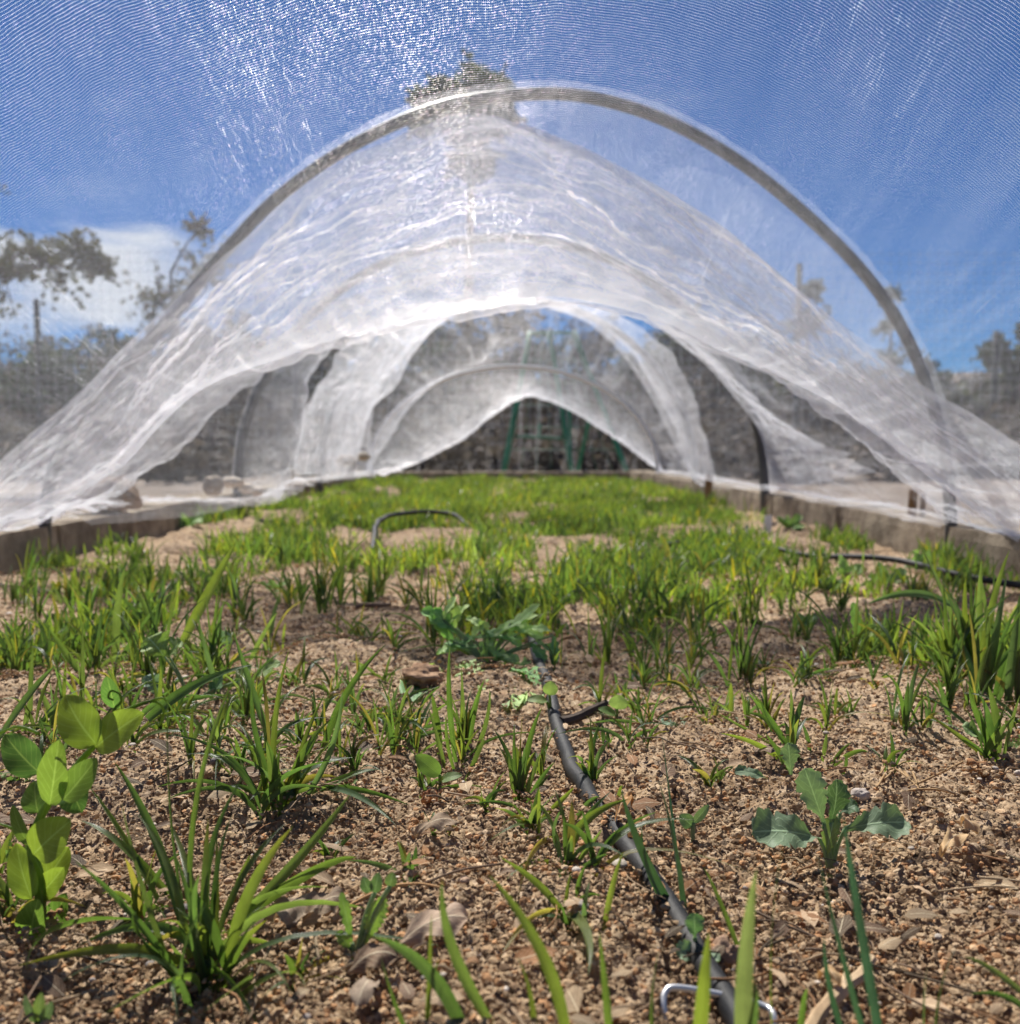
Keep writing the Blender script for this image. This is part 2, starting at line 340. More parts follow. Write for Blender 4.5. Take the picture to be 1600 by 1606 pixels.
M = dict(
    soil=mat_soil(), ground=mat_ground(),
    grass=mat_leaf('grass_blade', (0.060, 0.096, 0.032), (0.19, 0.29, 0.04), 0.42, 0.34, 0.6),
    pea=mat_leaf('pea_leaf', (0.085, 0.145, 0.045), (0.26, 0.42, 0.055), 0.46, 0.5, 0.3, 'net'),
    sprout=mat_leaf('sprout_leaf', (0.10, 0.155, 0.06), (0.22, 0.34, 0.06), 0.35, 0.5, 0.35, 'grass'),
    kale=mat_leaf('kale_leaf', (0.18, 0.25, 0.155), (0.22, 0.36, 0.09), 0.28, 0.55, 0.3, 'net', 0.001),
    onion=mat_leaf('onion_leaf', (0.075, 0.145, 0.075), (0.10, 0.24, 0.05), 0.2, 0.4, 0.5),
    dry=mat_leaf('dry_leaf', (0.42, 0.32, 0.22), (0.35, 0.22, 0.10), 0.25, 0.7, 0.2, 'net', 0.001),
    crumb=mat_plain('soil_crumb', (0.26, 0.172, 0.100), (0.54, 0.395, 0.25), 160, 0.95, 0.0008, 0.15, 900),
    stone=mat_plain('pebble', (0.33, 0.27, 0.22), (0.55, 0.48, 0.40), 120, 0.7, 0.0008, 0.3, 500),
    block=mat_plain('concrete', (0.17, 0.135, 0.10), (0.36, 0.30, 0.225), 22, 0.95, 0.004, 0.15, 160),
    hose=mat_plain('black_hose', (0.006, 0.007, 0.009), (0.036, 0.032, 0.029), 45, 0.62, 0.0004, 0.35, 400),
    hoop=mat_plain('grey_pipe', (0.055, 0.055, 0.06), (0.10, 0.10, 0.10), 8, 0.42, 0.0003, 0.4),
    wire=mat_plain('galvanised_wire', (0.55, 0.55, 0.56), (0.7, 0.7, 0.7), 60, 0.3, 0.0002, 0.5, None, 0.6),
    wood=mat_plain('splintered_wood', (0.38, 0.26, 0.15), (0.58, 0.43, 0.27), 60, 0.85, 0.0012, 0.2, 220, 0.0, (1, 0.15, 1)),
    bark=mat_plain('bark', (0.055, 0.042, 0.034), (0.12, 0.095, 0.078), 4, 0.95, 0.02, 0.1),
    tree=mat_leaf('tree_leaf', (0.055, 0.065, 0.030), (0.09, 0.12, 0.03), 0.3, 0.6, 0.2),
    scrub=mat_leaf('scrub_leaf', (0.105, 0.090, 0.080), (0.10, 0.085, 0.06), 0.25, 0.8, 0.1),
    post=mat_plain('fence_post', (0.05, 0.055, 0.05), (0.09, 0.085, 0.075), 6, 0.8, 0.002, 0.2),
    green=mat_plain('green_paint', (0.006, 0.16, 0.07), (0.012, 0.22, 0.10), 10, 0.45, 0.0005, 0.4),
    tagm=mat_plain('white_plastic', (0.72, 0.72, 0.70), (0.82, 0.82, 0.8), 20, 0.5, 0.0002, 0.4),
    hill=mat_plain('hill_soil', (0.075, 0.062, 0.045), (0.14, 0.115, 0.085), 0.25, 0.95, 0.2, 0.1),
    net=mat_net(),
)

# ------------------------------------------------------------------ soil bed and yard
def steps(a, b, f):
    r = [a]
    while r[-1] < b: r.append(r[-1] + f(r[-1]))
    return np.array(r)
xh = steps(0, 0.615, lambda x: 0.0009 if x < 0.2 else 0.0009 + (x - 0.2) * 0.012)
xs = np.concatenate([-xh[:0:-1], xh])
ys = np.concatenate([np.linspace(-0.6, 0.17, 60), steps(0.175, 4.36, lambda y: 0.0008 if y < 0.35 else 0.0008 + (y - 0.35) * 0.0040)])
XX, YY = np.meshgrid(xs, ys, indexing='ij')
wx = XX + (fbm(XX * 120, YY * 120, 31, 2) - 0.5) * 0.0025; wy = YY + (fbm(XX * 120, YY * 120, 47, 2) - 0.5) * 0.0025
zs = soil_macro(XX, YY)
near = np.clip(1.6 - YY, 0.35, 1)
clod = np.clip((fbm(XX * 14, YY * 14, 77, 3) - 0.45) * 4, 0.1, 1)
zs += lumps(wx, wy, 0.0080, 100, 0.10) * 0.55 * clod + lumps(wx, wy, 0.0038, 200, 0.3) * 0.55 + lumps(wx + 0.3, wy, 0.0022, 300, 0.8) * 0.75
zs += (fbm(XX * 60, YY * 60, 55, 4) - 0.5) * 0.009 * (0.4 + clod) + (fbm(XX * 500, YY * 500, 65, 2) - 0.5) * 0.0012 - 0.002
mb = MB(); mb.grid(np.stack([XX, YY, zs], -1), np.stack([XX, YY], -1))
tag(mb.build('soil_bed', M['soil']), kind='structure')

gx = np.linspace(-60, 60, 160); gy = np.linspace(-60, 200, 200)
GX, GY = np.meshgrid(gx, gy, indexing='ij')
gz = -0.16 + np.clip((np.hypot(GX, GY) - 9) / 60, 0, 3) * 4.2 * (0.8 + 0.5 * vn(GX / 18, GY / 18, 5)) * (GY > -60)
inb = (np.abs(GX) < 2.2) & (GY > -2) & (GY < 6.5)
gz = np.where(inb, -0.16, gz)
mb = MB(); mb.grid(np.stack([GX * 1.0, GY, gz], -1), np.stack([GX, GY], -1))
tag(mb.build('ground', M['ground']), kind='structure')

# ------------------------------------------------------------------ concrete edging blocks
def block_mesh(name, mat, sx, sy, sz, seed):
    bm = MB(); n = 10
    for ax in range(3):
        for sg in (-1, 1):
            a, b2 = np.meshgrid(np.linspace(-1, 1, n), np.linspace(-1, 1, n), indexing='ij')
            P = np.zeros((n, n, 3)); P[..., ax] = sg; P[..., (ax + 1) % 3] = a * sg; P[..., (ax + 2) % 3] = b2
            q = np.sign(P) * np.abs(P); r = 0.03
            P = P * np.array([sx, sy, sz]) / 2
            c = np.clip(P, -np.array([sx, sy, sz]) / 2 + 0.006, np.array([sx, sy, sz]) / 2 - 0.006)
            P = c + norm(P - c + 1e-9) * 0.006
            nn = (vn(P[..., 0] * 90 + P[..., 2] * 50, P[..., 1] * 90 + P[..., 2] * 40, seed) - 0.5) * 0.0035
            P = P + norm(P) * nn[..., None]
            bm.grid(P)
    return bm
ORD = ['first', 'second', 'third', 'fourth', 'fifth', 'sixth', 'seventh', 'eighth', 'ninth', 'tenth', 'eleventh', 'twelfth']
for side, word in ((-1, 'shaded'), (1, 'sunlit')):
    for k in range(10):
        y0 = 0.475 + 0.4 * k - 0.001
        o = block_mesh('concrete_block', M['block'], 0.105, 0.396, 0.145, k * 7 + side).build('concrete_block', M['block'], None, False)
        o.location = (side * (0.6525 + random.uniform(-.004, .004)), y0 + 0.2, -0.024 + random.uniform(-.003, .002)); o.rotation_euler = (0, random.uniform(-.02, .02), random.uniform(-.012, .012))
        tag(o, f'{ORD[k]} tan concrete edging block from the camera along the {word} side of the bed', 'concrete block', 'concrete blocks edging the bed')
for k in range(3):
    o = block_mesh('concrete_block', M['block'], 0.396, 0.105, 0.145, 90 + k).build('concrete_block', M['block'], None, False)
    o.location = (-0.4 + 0.4 * k, 4.44, -0.03)
    tag(o, f'{ORD[k]} concrete block closing the far end of the bed, counted from the shaded side', 'concrete block', 'concrete blocks edging the bed')

# ------------------------------------------------------------------ hoops
def ell(Y, half=0.6, top=0.63, foot=0.05, n=15, cx=0.0):
    a = np.linspace(np.pi, 0, n); return np.stack([cx + half * np.cos(a), np.full(n, Y), foot + (top - foot) * np.sin(a)], 1)
def pxs(pts, Y=None): return np.array([at(p[0], p[1], Y if Y is not None else p[2]) for p in pts])
H0 = ell(0.30)
H1 = pxs([(70, 828), (82, 740), (124, 650), (190, 578), (262, 505), (350, 398), (440, 306), (560, 224), (700, 165), (850, 147), (950, 158), (1060, 196), (1180, 268), (1300, 370), (1380, 460), (1430, 545), (1465, 640), (1486, 740), (1492, 826)], 1.25)
H2 = ell(2.13, 0.6, 0.62)
H3 = ell(3.0, 0.6, 0.625, cx=0.02)
H4 = ell(3.9, 0.6, 0.49, cx=0.05)
hl = ['grey pipe hoop overhead, closest to the camera', 'thick grey pipe hoop nearest in view, arching across the sky behind the sheer net', 'grey hoop behind the first white sag of net, its leg standing on the sunlit blocks',
      'grey hoop further down the tunnel, under the narrower inner arch of netting', 'lowest and farthest hoop, a thin pale arc in front of the green frame']
for Hc, lb, rr in zip((H0, H1, H2, H3, H4), hl, (.012, .0080, .0105, .0107, .0078)):
    P = catmull(Hc, 90); P = np.concatenate([P[:1] - [[0, 0, .12]], P, P[-1:] - [[0, 0, .12]]])
    mb = MB(); tube(mb, P, rr, 14); tag(mb.build('hoop', M['hoop'] if rr > .0079 else M['tagm']), lb, 'hoop', 'hoops of the net tunnel')

# ------------------------------------------------------------------ the netting: one sheet draped over the hoops, sagging between them
def outw(P, d):
    c = np.array([0.0, P[0][1], 0.05]); return P + norm((P - c) * np.array([1, 0, 1])) * d
B01 = pxs([(-14, 842, 1.11), (40, 815, 1.09), (110, 782, 1.05), (190, 735, 1.0), (260, 660, .96), (330, 605, .92), (450, 560, .87), (600, 512, .83), (740, 484, .8), (850, 467, .8), (940, 478, .81), (1040, 506, .83), (1130, 552, .87), (1240, 600, .92), (1340, 655, .98), (1440, 736, 1.03), (1530, 805, 1.07), (1604, 858, 1.09)])
B12 = pxs([(440, 792, 1.76), (463, 700, 1.74), (478, 620, 1.72), (530, 530, 1.7), (650, 455, 1.68), (830, 420, 1.67), (1000, 455, 1.68), (1110, 540, 1.7), (1190, 620, 1.72), (1255, 690, 1.74), (1300, 750, 1.76), (1320, 792, 1.78)])
B23 = pxs([(588, 748), (572, 690), (586, 612), (636, 556), (705, 498), (780, 474), (850, 472), (935, 500), (1005, 570), (1055, 650), (1085, 720), (1110, 762)], 2.6)
B34 = pxs([(566, 748), (600, 690), (655, 615), (740, 550), (850, 492), (930, 545), (1000, 620), (1050, 690), (1080, 748)], 3.42)
B45 = pxs([(596, 745), (650, 722), (720, 685), (770, 648), (828, 622), (890, 640), (960, 682), (1010, 718), (1042, 742)], 4.12)
E5 = pxs([(602, 744), (650, 705), (720, 670), (770, 634), (830, 604), (890, 625), (960, 668), (1010, 706), (1040, 742)], 4.3)
hoops = [outw(H0, .016), outw(H1, .017), outw(H2, .016), outw(H3, .015), outw(H4, .014), E5]
sags = [B01, B12, B23, B34, B45]
nets = []; dn = []; vacc = 0
NT = 420
net = MB(); extras = []
hoops.append(E5 * [1, 1, 0] + [0, .16, -.03]); sags.append((hoops[-1] + E5) / 2 + [0, .03, 0])
for k in range(6):
    NSs = (200, 120, 90, 80, 60, 40)[k]
    A, B, C = (catmull(q, NT) for q in (hoops[k], sags[k], hoops[k + 1]))
    s = np.linspace(0, 1, NSs)[:, None, None]
    # Quadratic through A, B (s=.5) and C keeps the hoops as ridges
    P = A * (2 * (s - .5) * (s - 1)) + B * (4 * s * (1 - s)) + C * (2 * s * (s - .5))
    tt = np.linspace(0, 1, NT)[None, :]; s2 = s[:, :, 0]
    uu = tt * 1.7 + 0 * s2; vv = vacc + s2 * 0.95 + 0 * tt; vacc += 0.95
    du = np.gradient(P, axis=1); dv = np.gradient(P, axis=0); nr = norm(np.cross(du, dv))
    env = np.clip(np.sin(np.pi * s2), 0, 1) ** 0.6
    big = (fbm(uu * 5, vv * 3.2, 20 + k, 3) - 0.5)
    strk = 1 - np.abs(2 * fbm(uu * 16 + 1.6 * vv, vv * 2.6, 40 + k, 3) - 1)
    fine = fbm(uu * 70, vv * 16, 60 + k, 3) - 0.5
    gath = np.exp(-((s2 - 1) / 0.1) ** 2) + np.exp(-(s2 / 0.1) ** 2)
    low = np.clip(1 - P[..., 2] / 0.22, 0, 1)
    amp = (0.030, 0.045, 0.035, 0.02, 0.015, 0.02)[k]
    D = env * (big * amp + (strk - 0.8) * (0.005 + (0.012 if k < 3 else .003) * (1 if k else np.clip(s2 * 2 - .6, 0, 1))) + fine * 0.0045) + gath * (1 - 0.0) * (fbm(uu * 95, vv * 4, 80, 2) - 0.5) * 0.006
    D += low * env * (fbm(uu * 30, vv * 22, 90 + k, 3) - 0.5) * 0.028
    P = P + nr * D[..., None]
    P[..., 2] = np.maximum(P[..., 2], np.where(np.abs(P[..., 0]) > 0.58, 0.053, 0.02))
    dens = 1 + 0.7 * np.clip((strk - 0.86) * 8, 0, 1) * env + 1.2 * low ** 2
    if k == 0: dens = .95 + (dens - 1) * np.clip(s2 * 3 - 1, .1, 1) + .9 * np.exp(-((s2 - .5) / .05) ** 2)
    if k == 1: dens = dens * .62 + .5 * np.exp(-((s2 - .5) / .08) ** 2)
    if k == 2: dens = dens * .6 + .7 * np.exp(-((s2 - .5) / .08) ** 2)
    if k == 3: dens = .8 + .8 * env * np.clip(fbm(uu * 38, vv * 1.1, 300, 2) - .5, 0, 1) * 3 + .5 * low
    if k == 4: dens = .9 + 2.4 * env * (.4 + fbm(uu * 14, vv * 6, 310, 3))
    if k == 5: dens = .12 + .8 * np.clip(fbm(uu * 30, vv * 1.1, 320, 2) - .58, 0, 1) * 3
    net.grid(P, np.stack([uu, vv], -1)); extras.append(dens.ravel() + 0 * P[..., 0].ravel())
netobj = empty('insect_net', (0, 2.0, 0.05), 'sheer white insect netting draped over the hoops of the bed, sagging between them', 'netting')
no = net.build('net_sheet', M['net'], netobj, True, {'dens': np.concatenate(extras)})
# places where the cloth is folded over itself: several layers lying together
def flap(lo, up, dens, bulge, seed, n=360, m=90, name='folded_layer', rag=.0, st=1.0):
    A = catmull(pxs(lo), n); C = catmull(pxs(up), n); s_ = np.linspace(0, 1, m)[:, None]; t_ = np.linspace(0, 1, n)[None, :]
    u_ = t_ * 1.6 + 0 * s_; v_ = s_ * .4 + 0 * t_ + seed
    up_r = rag * (fbm(u_ * 9, u_ * 0, seed, 4) - .5)
    sr = np.clip(s_ + 0 * t_, 0, 1) * (1 + up_r)
    P = A[None] * (1 - sr[..., None]) + C[None] * sr[..., None] + np.array([0, 0, -1.0]) * (4 * bulge * s_ * (1 - s_))[..., None]
    nr = norm(np.cross(np.gradient(P, axis=1), np.gradient(P, axis=0)))
    # creases run along the swag and fan out from its crown
    q = v_ * 60 + (u_ - .8) * 2.5 + (fbm(u_ * 4, v_ * 9, seed + 3, 3) - .5) * 7
    strk_ = 1 - np.abs(2 * fbm(u_ * 5.5, q, seed + 1, 4) - 1)
    st2 = 1 - np.abs(2 * fbm(u_ * 22, v_ * 5 + u_ * 3, seed + 9, 3) - 1)
    e_ = np.clip(np.minimum(s_, 1 - s_) * 9, 0, 1)
    D = e_ * ((strk_ - .75) * .008 * st + (st2 - .8) * .005 * st + (fbm(u_ * 6, v_ * 9, seed + 5, 2) - .5) * .022 * st + (fbm(u_ * 45, v_ * 60, seed + 6, 3) - .5) * .006)
    P = P + nr * D[..., None]; P[..., 2] = np.maximum(P[..., 2], .02)
    dd = dens * (.70 + .6 * (fbm(u_ * 5, v_ * 9 + u_ * 2, seed + 7, 3))) + dens * .45 * np.clip((strk_ - .84) * 6, 0, 1) * fbm(u_ * 5, v_ * 8, seed + 12, 2) * 2 + dens * .5 * np.exp(-(s_ / .05) ** 2)
    m_ = MB(); m_.grid(P, np.stack([u_, v_], -1)); return m_.build(name, M['net'], netobj, True, {'dens': dd})
flap([(-14, 840, 1.10), (40, 813, 1.08), (110, 780, 1.04), (190, 733, .99), (260, 658, .95), (330, 603, .91), (450, 558, .86), (600, 510, .82), (740, 482, .79), (850, 465, .79), (940, 476, .80), (1040, 504, .82), (1130, 550, .86), (1240, 598, .91), (1340, 653, .97), (1440, 734, 1.02), (1530, 803, 1.06), (1604, 856, 1.08)],
     [(-14, 735, 1.12), (36, 690, 1.12), (108, 630, 1.13), (196, 545, 1.15), (290, 455, 1.18), (390, 370, 1.2), (480, 290, 1.21), (600, 222, 1.21), (720, 178, 1.22), (830, 196, 1.22), (960, 250, 1.2), (1100, 330, 1.2), (1280, 478, 1.17), (1430, 590, 1.13), (1530, 655, 1.11), (1604, 702, 1.1)], 4.1, .012, 4, 460, 130, rag=.10)
flap([(840, 478, 2.5), (760, 480, 2.5), (700, 500, 2.5), (648, 555, 2.5), (622, 605, 2.45), (585, 640, 2.42), (566, 700, 2.4), (556, 745, 2.4)],
     [(840, 464, 1.9), (700, 474, 2.0), (600, 498, 2.1), (545, 540, 2.1), (500, 600, 2.1), (470, 670, 2.1), (464, 745, 2.1)], 3.0, .0, 12, 220, 60, rag=.15, st=.4)
flap([(858, 482, 2.55), (920, 505, 2.55), (975, 555, 2.55), (1020, 622, 2.5), (1055, 690, 2.5), (1085, 752, 2.5)],
     [(868, 472, 2.4), (960, 488, 2.4), (1040, 540, 2.4), (1085, 610, 2.4), (1105, 680, 2.4), (1125, 755, 2.4)], 2.7, .0, 22, 220, 50, rag=.15, st=.4)
flap([(1010, 492, 1.95), (1095, 560, 1.95), (1150, 620, 1.98), (1188, 672, 2.0), (1203, 722, 2.02), (1208, 772, 2.05)],
     [(1040, 500, 1.75), (1120, 560, 1.75), (1180, 622, 1.75), (1260, 684, 1.75), (1330, 716, 1.65), (1375, 740, 1.6)], 1.9, .0, 32, 220, 60, rag=.3, st=.5)
# bunched hems lying on the blocks
def hem(pts, wd, seed):
    C = catmull(np.array(pts), 160); T = norm(np.gradient(C, axis=0)); S = norm(np.cross(T, [0, 0, 1.0]))
    th = np.linspace(-1, 1, 26)[None, :]; ss = np.linspace(0, 1, 160)[:, None]; u2 = ss * 30
    ww = wd * (0.6 + 0.7 * fbm(u2 * 0.7, th * 0, seed, 3))
    hgt = 0.004 + 0.016 * (fbm(u2 * 0.5, th * 2.2, seed + 1, 3)) * (1 - th ** 2) + 0.006 * (fbm(u2 * 2.2, th * 3, seed + 2, 3) - .4)
    P = C[:, None] + S[:, None] * (th * ww + 0.02 * (vn(u2, th * 3, seed + 5) - .5))[..., None] + np.array([0, 0, 1.0]) * hgt[..., None]
    m = MB(); m.grid(P, np.stack([ss + 0 * th, th * 0.1 + 0 * ss], -1)); o = m.build('gathered_hem', M['net'], netobj, True, {'dens': np.full(160 * 26, 1.7)})
zt = 0.052
hem([at(-40, 838, 1.1), at(90, 812, 1.24), at(170, 796, 1.44)], 0.035, 500)
hem([at(218, 793, 1.55), at(300, 792, 1.7), at(400, 792, 1.72), at(455, 770, 1.9), at(472, 758, 2.05)], 0.028, 510)
hem([at(470, 760, 2.0), at(540, 752, 2.4), at(585, 745, 2.7), at(620, 741, 3.2)], 0.03, 520)
hem([at(1500, 832, 1.2), at(1420, 812, 1.38), at(1330, 796, 1.6), at(1240, 778, 1.9), at(1160, 764, 2.3), at(1100, 752, 2.8), at(1040, 742, 3.6)], 0.032, 530)

# ------------------------------------------------------------------ hoses and wire
def ground_path(pts, lift): 
    G = np.array([ground(*p) for p in pts]); G = catmull(G, 120)
    zz = np.pad(soil_macro(G[:, 0], G[:, 1]), 15, 'edge'); G[:, 2] = np.convolve(zz, np.hanning(33)[1:-1] / np.hanning(33).sum(), 'valid') + lift; return G
def hose(pts, r, name, label, lift=None, arch=0):
    P = ground_path(pts, r * 0.9 if lift is None else lift)
    P[:, 2] += arch * np.sin(np.linspace(0, np.pi, 120)); P[:, 0] += (vn(P[:, 1] * 40, P[:, 1] * 0, 3) - .5) * .002
    mb = MB(); tube(mb, P, r, 16); return tag(mb.build(name, M['hose']), label, 'irrigation hose')
hose([(826, 950), (833, 985), (843, 1040), (858, 1092), (876, 1150), (905, 1222), (935, 1285), (972, 1345), (1015, 1402), (1060, 1458), (1105, 1530), (1150, 1595), (1200, 1690)], .0036, 'drip_hose', 'black drip hose running over the soil from the wire staple to the lobed weed')
hose([(585, 865), (597, 838), (625, 828), (665, 822), (710, 822), (738, 830)], .0040, 'drip_hose', 'short black hose arching out of the grass, farthest from the camera', 0.004, 0.03)
hose([(1004, 935), (992, 912), (1000, 893), (1028, 882), (1060, 874), (1085, 862)], .0036, 'drip_hose', 'black hose curving in a hook through the mid grass', 0.008, 0.008)
hose([(1172, 838), (1172, 858), (1190, 872), (1240, 880), (1300, 888), (1345, 896), (1420, 905), (1500, 922), (1620, 936)], .0036, 'drip_hose', 'long grey hose lying near the sunlit concrete blocks', 0.012)
P = catmull(np.array([at(1050, 1620, .236), at(1041, 1578, .240), at(1044, 1556, .243), at(1062, 1549, .244), at(1130, 1560, .243), at(1198, 1578, .240), at(1214, 1596, .236), at(1216, 1640, .232)]), 60)
mb = MB(); tube(mb, P, .00095, 10); tag(mb.build('wire_staple', M['wire']), 'bent silver wire staple pinning the black hose to the soil', 'wire staple')

# ------------------------------------------------------------------ plants
GC = [(1.5, 1.3, .85), (0.95, 1.05, 1.6), (1.3, 1.25, 1.3), (.6, .75, .7), (0.85, 1.0, 0.8), (1.0, 1.0, 1.0), (1.25, 1.12, 0.8), (0.8, 0.95, 1.05), (1.1, 1.15, 0.9), (0.7, 0.9, 0.9)]  # wider tints put part of the blades' light and gloss variation into colour
DRY = (3.0, 1.7, 1.6)
def gcol():
    c = np.array(random.choice(GC)) * random.uniform(0.8, 1.2); return c
def blade_px(mb, bx, by, tx, ty, w=10, bend=0.0, dd=0.0, kind='grass', col=None, tip=None, nrm=None, Yb=None, lift=0.0, fold=0.22):
    b0 = ground(bx, by)
    if Yb is not None: b0 = at(bx, by, Yb)
    else: b0[2] = soilz(b0[0], b0[1]) - 0.002
    Y = b0[1]; Yt = Y + dd
    if ty > 712: Yt = min(Yt, ground(tx, ty, 0.006)[1])
    p2 = at(tx, ty, Yt); L_ = np.linalg.norm(p2 - b0)
    if p2[2] < .008: p2[2] = .008
    m = (b0 + p2) / 2
    side = norm(np.cross(p2 - b0, [0, 1.0, 0])); p1 = m + side * bend * L_ + np.array([0, 0, abs(lift) * L_]); p1[2] = max(p1[2], .012)
    n_ = np.array(nrm) if nrm is not None else norm(np.array([random.uniform(-1.0, 1.0), -1, random.uniform(0, 1.7)]))
    p1 = p1 + np.array([random.uniform(-.13, .13), random.uniform(-.1, .1), random.uniform(0, .13)]) * L_; ribbon(mb, b0, p1, p2, w * 0.78 * Y / FPX, n_, kind, fold, 0, 14, 5 if kind == 'grass' else 3, gcol() if col is None else col, tip, twist=random.uniform(-1.1, 1.1))
def auto_blades(mb, X, Y, n, h, spread=0.5, w=0.0045, dry=0.08, nu=9, nv=3):
    z = soilz(X, Y); k = 0
    while k < n:
        sa = random.uniform(0, 2 * math.pi); r = (random.uniform(0, 1) ** 1.5) * h * 0.28
        sx, sy = X + r * math.cos(sa), Y + r * math.sin(sa); th = random.uniform(0, math.pi); m = random.randint(3, 5); sh = h * random.uniform(.55, 1.1)
        lean = np.array([math.cos(sa), math.sin(sa), 0]) * random.uniform(0, .25) * spread
        for j in range(m):
            k += 1; a = th + (j % 2) * math.pi + random.uniform(-.5, .5); f = .22 * j / m * sh
            b0 = np.array([sx, sy, z - 0.002]) + (np.array([0, 0, 1.0]) + lean) * f
            H = sh * random.uniform(0.5, 1.0) * (1 - .3 * abs(j / m - .5)); ln = random.uniform(.1, 1.5) * spread * (1.1 - .6 * j / m)
            d = np.array([math.cos(a), math.sin(a), 0]) + lean
            up = H * max(.12, 1 - .5 * ln ** 2)
            p1 = b0 + d * H * ln * 0.25 + np.array([0, 0, H * random.uniform(.5, .75)]); p2 = b0 + d * H * ln * random.uniform(.8, 1.15) + np.array([0, 0, up])
            p2[2] = max(p2[2], z + .004)
            isdry = random.random() < dry
            ribbon(mb, b0, p1, p2, w * random.uniform(0.4, 0.95), norm(np.array([random.uniform(-1, 1), -1 + random.uniform(-.4, .4), random.uniform(-.2, 1.4)])), 'grass', 0.22, 0, nu, nv,
                   np.array(DRY) * random.uniform(.7, 1) if isdry else gcol(), (2.4, 1.6, 1.0) if random.random() < .12 else None, twist=random.uniform(-1.2, 1.2))
def hero(label, base, blades, extra=(0, 0), cat='grass tuft', name='grass_tuft', group=None, h=0.06, spread=.6, mat='grass', w=.004, split=None, split_group=None):
    g = ground(*base); mb = MB()
    for q in blades:
        q = list(q); kw = q.pop() if isinstance(q[-1], dict) else {}
        blade_px(mb, *q, **kw)
    if extra[0]: auto_blades(mb, g[0], g[1], extra[0], extra[1], spread, w)
    if split:
        for q in blades:
            q = list(q); kw = q.pop() if isinstance(q[-1], dict) else {}; mb = MB(); blade_px(mb, *q, **kw); tag(mb.build('wheat_sprout', M[mat]), split, 'grass blade', split_group)
        return
    o = mb.build(name, M[mat]); return tag(o, label, cat, group)
T = (2.6, 1.8, .8)
# big rye tuft low in front
hero('large spreading clump of long wheat-like blades between the pea plant and the dry oak leaves', (320, 1495), [
    (300, 1440, 265, 1075, 17, -.03), (305, 1440, 371, 1056, 19, .05), (340, 1480, 386, 1212, 20, .14, .01), (345, 1440, 552, 1242, 26, -.12, .02), (350, 1425, 560, 1345, 26, -.25, 0), (352, 1420, 517, 1392, 18, -.12, -.01),
    (350, 1415, 393, 1340, 14, -.1), (290, 1410, 178, 1193, 22, .06, .02), (262, 1400, 137, 1230, 13, .05, .03), (278, 1380, 125, 1287, 18, .12, .01), (295, 1500, 117, 1350, 16, -.1, -.01), (240, 1400, 42, 1532, 22, .28, -.03),
    (300, 1500, 95, 1552, 16, -.2, -.02), (345, 1510, 318, 1600, 16, -.45, -.03), (345, 1520, 478, 1562, 18, -.35, -.01, {'tip': T}), (350, 1495, 459, 1574, 13, -.3, -.02), (310, 1510, 165, 1602, 17, -.3, -.02), (285, 1510, 280, 1610, 13, .15, -.03),
    (285, 1505, 190, 1255, 20, .05, .01), (300, 1480, 214, 1275, 18, -.08, .03), (330, 1500, 313, 1370, 22, .05, -.01), (335, 1490, 340, 1310, 14, 0, .02), (295, 1450, 232, 1300, 15, .12, .02), (320, 1500, 420, 1420, 12, .1), (300, 1530, 330, 1410, 20, .25, -.02),
    (330, 1500, 400, 1450, 15, -.3, -.02), (300, 1500, 215, 1430, 16, .3, -.02), (290, 1490, 200, 1470, 13, .2), (320, 1500, 270, 1330, 14, .05), (330, 1490, 300, 1290, 13, 0)], (24, .052), spread=1.25, w=.0044)
hero('bushy light green wheat tuft on bare soil just behind the biggest clump', (425, 1275), [
    (415, 1270, 357, 1153, 17, .05), (420, 1275, 382, 1138, 18, 0), (440, 1265, 500, 1150, 16, -.06), (455, 1265, 512, 1085, 15, .04), (430, 1270, 454, 1017, 14, .04), (470, 1270, 537, 1080, 15, -.1), (500, 1200, 606, 1010, 17, .08, 0, {'Yb': .44}),
    (425, 1165, 366, 990, 18, -.05, 0, {'Yb': .46}), (480, 1260, 595, 1207, 15, -.2), (480, 1255, 643, 1271, 14, -.2), (500, 1250, 622, 1303, 13, -.3), (450, 1270, 560, 1120, 14, .1), (440, 1280, 418, 1160, 16, 0), (430, 1270, 348, 1245, 12, .3), (460, 1270, 470, 1180, 18, 0), (440, 1265, 396, 1060, 13, .02)], (20, .05), spread=1.15, w=.004)
hero('tall loose blades rising behind the pea tendrils in front of the dense grass', (240, 1120), [
    (285, 1012, 372, 847, 24, -.08, 0, {'Yb': .62, 'col': (1.3, 1.15, .8)}), (183, 1035, 197, 887, 17, 0), (240, 1000, 212, 922, 12, 0), (180, 1032, 280, 918, 12, .05), (135, 1082, 76, 982, 14, .1), (165, 1030, 127, 957, 12, -.1),
    (50, 1145, 52, 1014, 11, 0), (-10, 1175, 86, 1045, 20, .1, 0, {'Yb': .36}), (95, 1160, 64, 1080, 14, .05), (232, 1128, 397, 1042, 26, .08, 0, {'Yb': .42, 'col': (.7, .9, .8)}), (340, 1060, 284, 1000, 18, -.12), (345, 1100, 315, 985, 12, 0), (385, 1030, 435, 960, 12, .1), (240, 1130, 360, 1090, 14, -.15), (200, 1150, 270, 1080, 12, .1), (425, 1000, 438, 935, 11, 0), (330, 1000, 362, 935, 10, 0)], split='tall loose wheat-like blade rising behind the pea tendrils in front of the dense grass', split_group='tall loose blades behind the pea plant')
